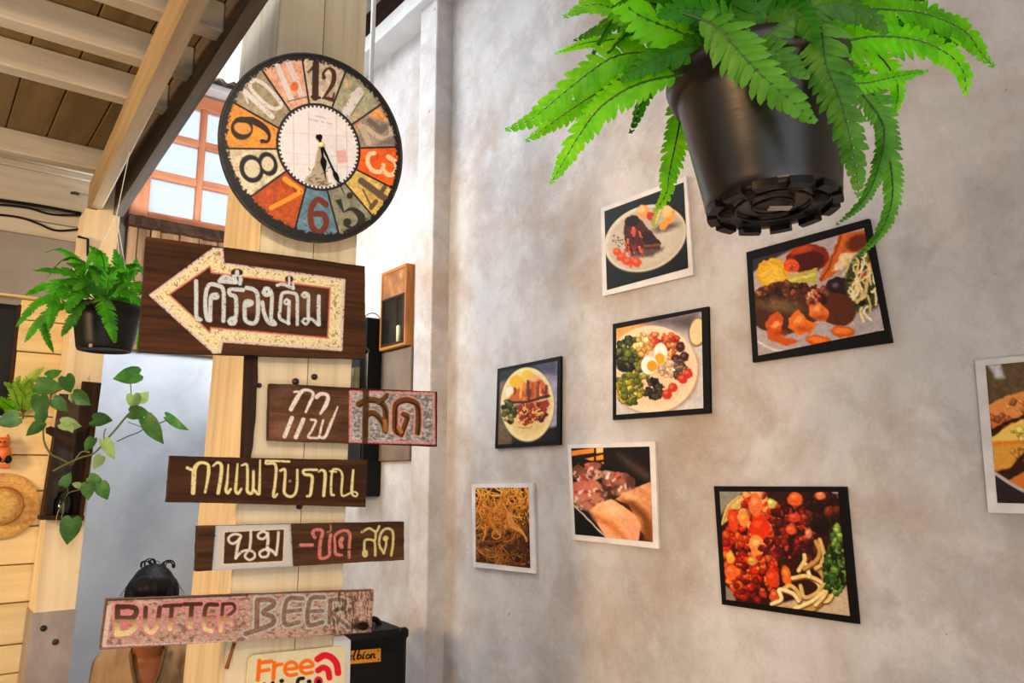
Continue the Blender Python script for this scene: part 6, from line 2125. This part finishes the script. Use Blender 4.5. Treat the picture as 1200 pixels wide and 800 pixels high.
LV = [((63, 438), 20, -10, .15, None), ((57, 453), 34, 15, .16, None), ((80, 450), 24, 55, .15, None), ((94, 466), 24, 30, .14, None), ((48, 475), 32, 70, .17, None), ((70, 474), 25, 40, .16, None), ((42, 503), 26, 150, .16, None), ((48, 490), 22, 100, .15, None),
      ((126, 526), 27, 80, .17, 'p'), ((106, 521), 18, 110, .15, None), ((120, 493), 25, 25, .15, None), ((157, 471), 22, 80, .18, 'p'), ((167, 466), 20, -50, .18, 'p'), ((150, 441), 30, 175, .18, None), ((178, 503), 38, 58, .18, None), ((163, 484), 24, 15, .18, None), ((205, 496), 32, 35, .19, None),
      ((115, 541), 17, 120, .16, 'p'), ((82, 498), 22, 20, .14, 'p'), ((83, 502), 10, 60, .15, 'p')]
for (pxy, sz, an, d, m_) in LV:
    if pxy[0] < 75:
        sz *= 0.82
    R = random.Random(int(pxy[0] * 7 + pxy[1]))
    lg = 1.5 if sz >= 32 and pxy[0] > 140 else 1.12
    leaf(ph, pxy, sz * (0.78 if lg > 1.3 else 1.0), an, d, M['pothospale'] if m_ else None, droop=R.uniform(.2, .5), tilt=(R.uniform(-.9, .9), R.uniform(-.9, .6)), long=lg, fold=R.uniform(.2, .7))
ph2 = thing('trailing_plant', 'small rooted cutting with dark leaves low in the wooden planter', 'plant', opx(84, 590, .11))
vine(ph2, [(73, 590), (80, 578), (92, 574), (104, 572)], .055, .13, .0025)
vine(ph2, [(75, 588), (74, 600), (72, 606), (75, 612), (80, 614)], .10, .13, .0018)
vine(ph2, [(92, 574), (100, 566), (108, 562), (114, 565)], .12, .13, .0018)
vine(ph2, [(80, 578), (78, 568), (76, 564)], .09, .12, .002)
for (pxy, sz, an, d, m_) in (((78, 562), 16, -60, .13, None), ((103, 575), 20, 80, .15, None), ((121, 575), 22, 60, .15, None), ((112, 562), 17, 25, .14, None), ((82, 621), 30, 95, .14, None), ((90, 568), 10, 200, .12, 'p')):
    leaf(ph2, pxy, sz, an, d, M['pothospale'] if m_ else None, tilt=(0.1, -.2), long=1.15)
tube('aerial_root', catmull([opx(72, 592, .09), opx(68, 600, .10), opx(66, 612, .105), opx(74, 618, .105)], 14), 0.0012, plain('pale_root', (190, 170, 130), 0.6), ph2, 5)

sf = thing('fern_sprig', 'pale young fern sprig against the siding left of the planter', 'plant', on_y(27, 487, YS - 0.02))
for i, (pts, d, ws) in enumerate((([(27, 486), (26, 470), (32, 448), (52, 430)], .10, .9), ([(27, 486), (20, 470), (15, 455), (4, 448)], .09, .8), ([(27, 486), (30, 466), (20, 450), (24, 440)], .12, .8), ([(25, 486), (12, 476), (2, 470), (-8, 470)], .10, .8), ([(27, 484), (40, 470), (38, 455), (34, 445)], .08, .7))):
    k = len(pts)
    frond(sf, [on_y(x, y, YS - 0.01 - d * j / (k - 1)) for j, (x, y) in enumerate(pts)], 0.036 * ws, 500 + i, mat=M['fernlight'] if i != 3 else M['fern'], face=.8)
leaf(sf, (10, 492), 26, 160, .02)
tube('stem', catmull([on_y(27, 490, YS - .006), on_y(26, 480, YS - .03), on_y(14, 484, YS - .06), on_y(12, 490, PF - .02)], 12), 0.003, M['stem'], sf, 6)

# ================================================================== straw hat and small clay figure on the siding
hc = on_y(2, 593, YS - 0.012)
kh = (hc - CAM) @ FW / 900
hr = 38 * kh
hat = thing('straw_hat', 'round woven straw hat hung on the yellow siding', 'hat', on_y(2, 593, YS))
prof = [(hr, 0.000), (hr * 1.01, 0.004), (hr, 0.007), (hr * .82, 0.010), (hr * .60, 0.014), (hr * .53, 0.022), (hr * .50, 0.050), (hr * .46, 0.064), (hr * .36, 0.072), (hr * .18, 0.075), (0.0, 0.076)]
lathe('brim_and_crown', prof, hc + YV * 0.010, M['straw'], hat, 48, (-0.05, -1, 0.03))
ring = [hc + YV * 0.010 + np.array((-.05, -1, .03)) * 0.018 + hr * .555 * (math.cos(g) * XV + math.sin(g) * ZV) for g in np.linspace(0, 2 * math.pi, 40)]
tube('braid', ring, 0.005, M['gold'], hat, 6, label='darker braid round the crown')
for j, q in enumerate((.66, .74, .82, .90, .97)):
    ring = [hc + YV * 0.010 + np.array((-.05, -1, .03)) * (0.0135 - 0.010 * (q - .62) / .38) + hr * q * (math.cos(g) * XV + math.sin(g) * ZV) for g in np.linspace(0, 2 * math.pi, 44)]
    tube('straw_ring', ring, 0.0022, M['straw'], hat, 5)


def blob(name, c, r, mat, parent, ax=(0, 0, 1), label=None):
    """ellipsoid with radii r (x,y,z)"""
    V, F = [], []
    nu, nv = 14, 9
    for j in range(nv + 1):
        p = math.pi * j / nv
        for i in range(nu):
            g = 2 * math.pi * i / nu
            V.append((c[0] + r[0] * math.sin(p) * math.cos(g), c[1] + r[1] * math.sin(p) * math.sin(g), c[2] + r[2] * math.cos(p)))
    for j in range(nv):
        for i in range(nu):
            F.append((j * nu + i, (j + 1) * nu + i, (j + 1) * nu + (i + 1) % nu, j * nu + (i + 1) % nu))
    o = mesh(name, V, F, mat, parent, smooth=True, label=label)
    bm = bmesh.new()
    bm.from_mesh(o.data)
    bmesh.ops.remove_doubles(bm, verts=bm.verts, dist=1e-6)
    bmesh.ops.recalc_face_normals(bm, faces=bm.faces)
    bm.to_mesh(o.data)
    bm.free()
    return o


fg = on_y(4, 531, YS - 0.028)
kf = (fg - CAM) @ FW / 900
pig = thing('animal_figure', 'small orange animal figure with a black foot on the siding', 'figurine', on_y(4, 546, YS))
blob('body', fg, (8 * kf, 0.026, 11 * kf), M['clay'], pig)
blob('head', on_y(3, 519, YS - .034), (8 * kf, .026, 7 * kf), M['clay'], pig)
blob('snout', on_y(2, 521, YS - .062), (3.5 * kf, .010, 3 * kf), M['clay'], pig)
for x in (-4, 9):
    lathe('ear', [(0.008, 0), (0.006, .008), (0.0, .02)], on_y(x, 514.5, YS - .03), M['clay'], pig, 10)
blob('foot', on_y(9.5, 538, YS - .04), (4 * kf, .02, 5 * kf), M['black'], pig, label='black foot')
blob('foot', on_y(-3, 538, YS - .04), (4 * kf, .02, 5 * kf), M['black'], pig, label='black foot')
for x in (0.5, 5.5):
    blob('eye', on_y(x, 517.5, YS - .060), (0.9 * kf, .003, 0.9 * kf), M['black'], pig)
box('peg', (on_y(0, 546, YS)[0] - .01, YS - .045, on_y(2, 543.5, YS)[2] - .014), (on_y(9, 546, YS)[0] + .004, YS, on_y(2, 543.5, YS)[2] - .002), M['clay'], pig)

# ================================================================== person sitting behind the sign
def capsules(parts, voxel, smooth=6):
    nu, nv = 14, 9
    sv_ = [(0, 0, 1)] + [(math.sin(math.pi * j / nv) * math.cos(2 * math.pi * i / nu), math.sin(math.pi * j / nv) * math.sin(2 * math.pi * i / nu), math.cos(math.pi * j / nv)) for j in range(1, nv) for i in range(nu)] + [(0, 0, -1)]
    sv_ = np.array(sv_)
    last = len(sv_) - 1
    sf_ = [(0, 1 + i, 1 + (i + 1) % nu) for i in range(nu)]
    sf_ += [(1 + j * nu + i, 1 + (j + 1) * nu + i, 1 + (j + 1) * nu + (i + 1) % nu, 1 + j * nu + (i + 1) % nu) for j in range(nv - 2) for i in range(nu)]
    sf_ += [(last, 1 + (nv - 2) * nu + (i + 1) % nu, 1 + (nv - 2) * nu + i) for i in range(nu)]
    VV, FF = [], []
    for a, b, ra, rb_ in parts:
        a, b = np.asarray(a, float), np.asarray(b, float)
        ra = np.broadcast_to(np.asarray(ra, float), (3,))
        rb_ = np.broadcast_to(np.asarray(rb_, float), (3,))
        L = np.linalg.norm(b - a)
        m = max(1, int(math.ceil(L / (0.40 * min(ra.min(), rb_.min())))))
        for i in range(m + 1):
            t = i / m
            o_ = len(VV) * len(sv_)
            VV.append(a * (1 - t) + b * t + sv_ * (ra * (1 - t) + rb_ * t))
            FF += [tuple(k + o_ for k in f) for f in sf_]
    me = bpy.data.meshes.new('tmp')
    me.from_pydata(np.vstack(VV).tolist(), [], FF)
    me.update()
    o = bpy.data.objects.new('tmp', me)
    C.objects.link(o)
    md = o.modifiers.new('r', 'REMESH')
    md.mode = 'VOXEL'
    md.voxel_size = voxel
    sm_ = o.modifiers.new('s', 'SMOOTH')
    sm_.iterations = smooth
    sm_.factor = 0.5
    dg = bpy.context.evaluated_depsgraph_get()
    dg.update()
    out = bpy.data.meshes.new_from_object(o.evaluated_get(dg))
    V = np.array([v.co for v in out.vertices])
    F = [tuple(p.vertices) for p in out.polygons]
    bpy.data.objects.remove(o)
    bpy.data.meshes.remove(out)
    return V, F


HT = dep(181, 661, 2.85)                       # crown of the head
pf = nrm(np.array((-HT[0], -HT[1], 0)) + np.array((0.10, 0, 0)))    # facing
pr = np.array((pf[1], -pf[0], 0))              # toward the picture right = its left hand
if pr @ RT < 0:
    pr = -pr
org = np.array((HT[0], HT[1], 0)) - pf * 0.085


def W(V):
    V = np.asarray(V, float)
    return org + V[..., :1] * pr + V[..., 1:2] * pf + V[..., 2:3] * UZ


ztop_ = HT[2] - 0.012
hz = ztop_ - 0.118
body = []
body += [((0, .075, hz + .010), (0, .085, hz - .005), (.078, .092, .108), (.076, .088, .100)), ((0, .098, hz - .050), (0, .112, hz - .096), (.062, .060, .050), (.042, .038, .032))]
body += [((0, .050, hz - .08), (0, .015, hz - .20), .054, .062)]
body += [((0, .178, hz - .012), (0, .190, hz - .035), .010, .016), ((-.02, .160, hz - .068), (.02, .160, hz - .068), .012, .012), ((-.078, .07, hz - .02), (-.078, .065, hz + .0), (.012, .018, .03), (.012, .018, .03)), ((.078, .07, hz - .02), (.078, .065, hz), (.012, .018, .03), (.012, .018, .03))]
zs_ = hz - .198
body += [((-.095, .0, zs_ - .022), (.095, .0, zs_ - .022), .052, .052), ((0, .01, zs_ - .09), (0, .02, zs_ - .22), (.122, .095, .11), (.115, .095, .12)), ((0, .01, zs_ - .25), (0, 0, .56), (.13, .095, .1), (.15, .115, .10))]
tabc = dep(207, 838, 2.56)
tl_ = np.array([(tabc - org) @ pr, (tabc - org) @ pf, tabc[2]])
hands = []
for s in (-1, 1):
    sh_, el_ = np.array((s * .122, -.01, zs_ - .035)), np.array((s * .158, .04, zs_ - .27))
    wr_ = np.array((tl_[0] + s * .150, tl_[1] - .03, tl_[2] - .045))
    body += [(sh_, el_, .052, .040), (el_, wr_, .040, .026)]
    pm = np.array((tl_[0] + s * .140, tl_[1] + .005, tl_[2] - .01))
    body += [(wr_, pm, (.022, .030, .034), (.018, .030, .036))]
    for q, (fl, zo) in enumerate(((.052, .030), (.058, .010), (.054, -.010), (.044, -.028))):
        k0 = pm + np.array((0, .020, zo))
        k1 = k0 + np.array((-s * .010, .022, 0.002))
        k2_ = k1 + np.array((-s * fl * .75, .004, 0.0))
        body += [(k0, k1, .0095, .0088), (k1, k2_, .0088, .0072)]
    body += [(pm + np.array((0, -.012, .030)), pm + np.array((-s * .022, -.026, .046)), .011, .010), (pm + np.array((-s * .022, -.026, .046)), pm + np.array((-s * .050, -.022, .050)), .010, .008)]
    body += [((s * .09, .0, .54), (s * .12, .40, .53), .085, .058), ((s * .12, .40, .53), (s * .12, .34, .09), .055, .038), ((s * .12, .33, .05), (s * .13, .48, .035), .036, .03)]
V, F = capsules(body, 0.0075, 3)
person = thing('person', 'person seated behind the plank sign, black hair, tan scoop-neck shirt, head bowed', 'person', org)
mesh('body', W(V), F, M['skin'], person, smooth=True)
# shirt: slightly larger torso and upper arms, opened at the neckline and sleeves
shp = [((-.10, .0, zs_ - .020), (.10, .0, zs_ - .020), .062, .062), ((0, .01, zs_ - .09), (0, .02, zs_ - .22), (.135, .108, .12), (.128, .110, .13)), ((0, .01, zs_ - .25), (0, 0, .56), (.130, .110, .1), (.155, .128, .10)), ((0, .02, zs_ + .02), (0, .01, zs_ - .02), .068, .085)]
for s in (-1, 1):
    sh_, el_ = np.array((s * .122, -.01, zs_ - .035)), np.array((s * .158, .04, zs_ - .27))
    shp += [(sh_, sh_ + (el_ - sh_) * .72, .060, .052)]
Vs, Fs = capsules(shp, 0.0055, 6)
keep = []
for f in Fs:
    c = Vs[list(f)].mean(0)
    scoop = c[1] > -.02 and abs(c[0]) < .056 and c[2] > zs_ - .105 + 0.125 * (abs(c[0]) / .056) ** 2.6
    neck = c[2] > zs_ + .052
    inside = c[2] < .475
    sl_ = False
    for s in (-1, 1):
        sh_, el_ = np.array((s * .122, -.01, zs_ - .035)), np.array((s * .158, .04, zs_ - .27))
        d_ = nrm(el_ - sh_)
        if (c - sh_) @ d_ > np.linalg.norm(el_ - sh_) * .78 and s * c[0] > .125:
            sl_ = True
    if not (scoop or neck or inside or sl_):
        keep.append(f)
# ribs of cloth folds
Vs2 = Vs.copy()
for i, v in enumerate(Vs2):
    Vs2[i, 1] += 0.0025 * math.sin(v[0] * 120 + v[2] * 9) * (1 if v[1] > 0 else 0)
mesh('shirt', W(Vs2), keep, M['shirt'], person, smooth=True)
nk = []
for q in np.linspace(-1, 1, 41):
    x, z = q * .057, zs_ - .105 + .125 * abs(q) ** 2.6
    near = Vs[(np.abs(Vs[:, 0] - x) < .009) & (np.abs(Vs[:, 2] - z) < .010) & (Vs[:, 1] > -.02)]
    if len(near):
        nk.append((x, near[:, 1].max() + .001, z))
tube('neck_band', catmull(W(np.array(nk)), 80), 0.0062, noise_mat('dark_tan_rib', [(0.3, (96, 72, 46)), (0.7, (122, 96, 66))], (30, 30, 30), 4, 0.85, 0.1), person, 7)
# trousers
tr_ = [((-.06, 0, .545), (.06, 0, .545), (.12, .128, .095), (.12, .128, .095))]
for s in (-1, 1):
    tr_ += [((s * .09, .0, .54), (s * .12, .40, .53), .095, .068), ((s * .12, .40, .53), (s * .12, .34, .10), .066, .052)]
Vt, Ft = capsules(tr_, 0.011, 3)
mesh('trousers', W(Vt), Ft, M['jeans'], person, smooth=True)
for s in (-1, 1):
    Vx, Fx = capsules([((s * .12, .31, .045), (s * .133, .50, .038), (.044, .05, .042), (.040, .045, .034))], 0.010, 2)
    Vx[:, 2] = np.maximum(Vx[:, 2], 0.004)
    mesh('shoe', W(Vx), Fx, M['black'], person, smooth=True)
# hair: full cap over skull and fringe, with loose loops on the crown
hp = [((0, .060, hz + .016), (0, .066, hz + .012), (.088, .106, .116), (.090, .104, .108)), ((0, .125, hz + .062), (0, .146, hz + .048), (.068, .040, .040), (.062, .026, .030)), ((0, .02, hz - .02), (0, .01, hz - .08), (.086, .07, .07), (.076, .05, .05))]
for s in (-1, 1):
    hp += [((s * .074, .075, hz + .02), (s * .078, .080, hz - .05), (.020, .045, .05), (.014, .035, .04))]
Vh, Fh = capsules(hp, 0.0075, 3)
for i, v in enumerate(Vh):
    g = math.atan2(v[0], v[1] - .06)
    Vh[i, :2] *= 1 + 0.010 * math.sin(g * 23 + v[2] * 20)
mesh('hair', W(Vh), Fh, M['hair'], person, smooth=True)
R = random.Random(8)
for i in range(9):
    x0 = R.uniform(-.05, .04)
    h = R.uniform(.008, .022)
    p0 = np.array((x0, .06 + R.uniform(-.03, .03), hz + .118))
    p1 = p0 + (R.uniform(.014, .034), R.uniform(-.01, .01), 0)
    tube('hair_loop', catmull(W(np.array([p0, p0 + (0.0, 0, h), (p0 + p1) / 2 + (0, 0, h * 1.35), p1 + (0, 0, h * .8), p1 + (0.004, 0, -.008)])), 12), R.uniform(.0012, .0035), M['hair'], person, 5)
for s in (-1, 1):
    for i in range(3):
        p0 = np.array((s * (.05 + .012 * i), .07, hz + .09 - .02 * i))
        tube('hair_strand', catmull(W(np.array([p0, p0 + (s * .030, .01, -.02), p0 + (s * .040, .01, -.06), p0 + (s * .030, .012, -.10)])), 10), 0.0009, M['hair'], person, 4)
for s in (-1, 1):
    e_ = blob('eye', W(np.array((s * .031, .158, hz - .006))), (.012, .009, .007), plain('eye_white', (226, 220, 214), 0.3), person)
    blob('pupil', W(np.array((s * .031, .1635, hz - .007))), (.0052, .0045, .0052), M['black'], person)
    tube('eyebrow', W(np.array([(s * .014, .172, hz + .012), (s * .032, .170, hz + .017), (s * .050, .158, hz + .012)])), .0032, M['hair'], person, 5)
tube('lips', catmull(W(np.array([(-.022, .164, hz - .067), (-.008, .174, hz - .064), (.008, .174, hz - .064), (.022, .164, hz - .067)])), 10), .0045, plain('lips', (140, 70, 58), 0.45), person, 6)
tab = thing('tablet', 'thin black tablet held in front of the seated person', 'tablet', tabc)
tn = nrm(pf * -0.55 + UZ * 0.75)
ty = np.cross(tn, pr)
obox('case', tabc, pr, ty, tn, (0.27, 0.19, 0.010), M['black'], tab, 0.004)
obox('screen', tabc + tn * 0.0056, pr, ty, tn, (0.245, 0.165, 0.001), M['blackplastic'], tab, 0.0003)
st = thing('stool', 'plain wooden stool under the seated person', 'stool', org)
so = W(np.array((0, 0.02, .443)))
lathe('seat', [(0.0, -0.03), (.165, -.03), (.17, -.024), (.17, -.006), (.165, 0.0), (0.0, 0.0)], so, M['gold'], st, 32)
for q in range(4):
    g = math.pi / 4 + q * math.pi / 2
    tube('leg', [so + np.array((.12 * math.cos(g), .12 * math.sin(g), -.03)), np.array((so[0] + .16 * math.cos(g), so[1] + .16 * math.sin(g), 0.0))], 0.017, M['gold'], st, 10)
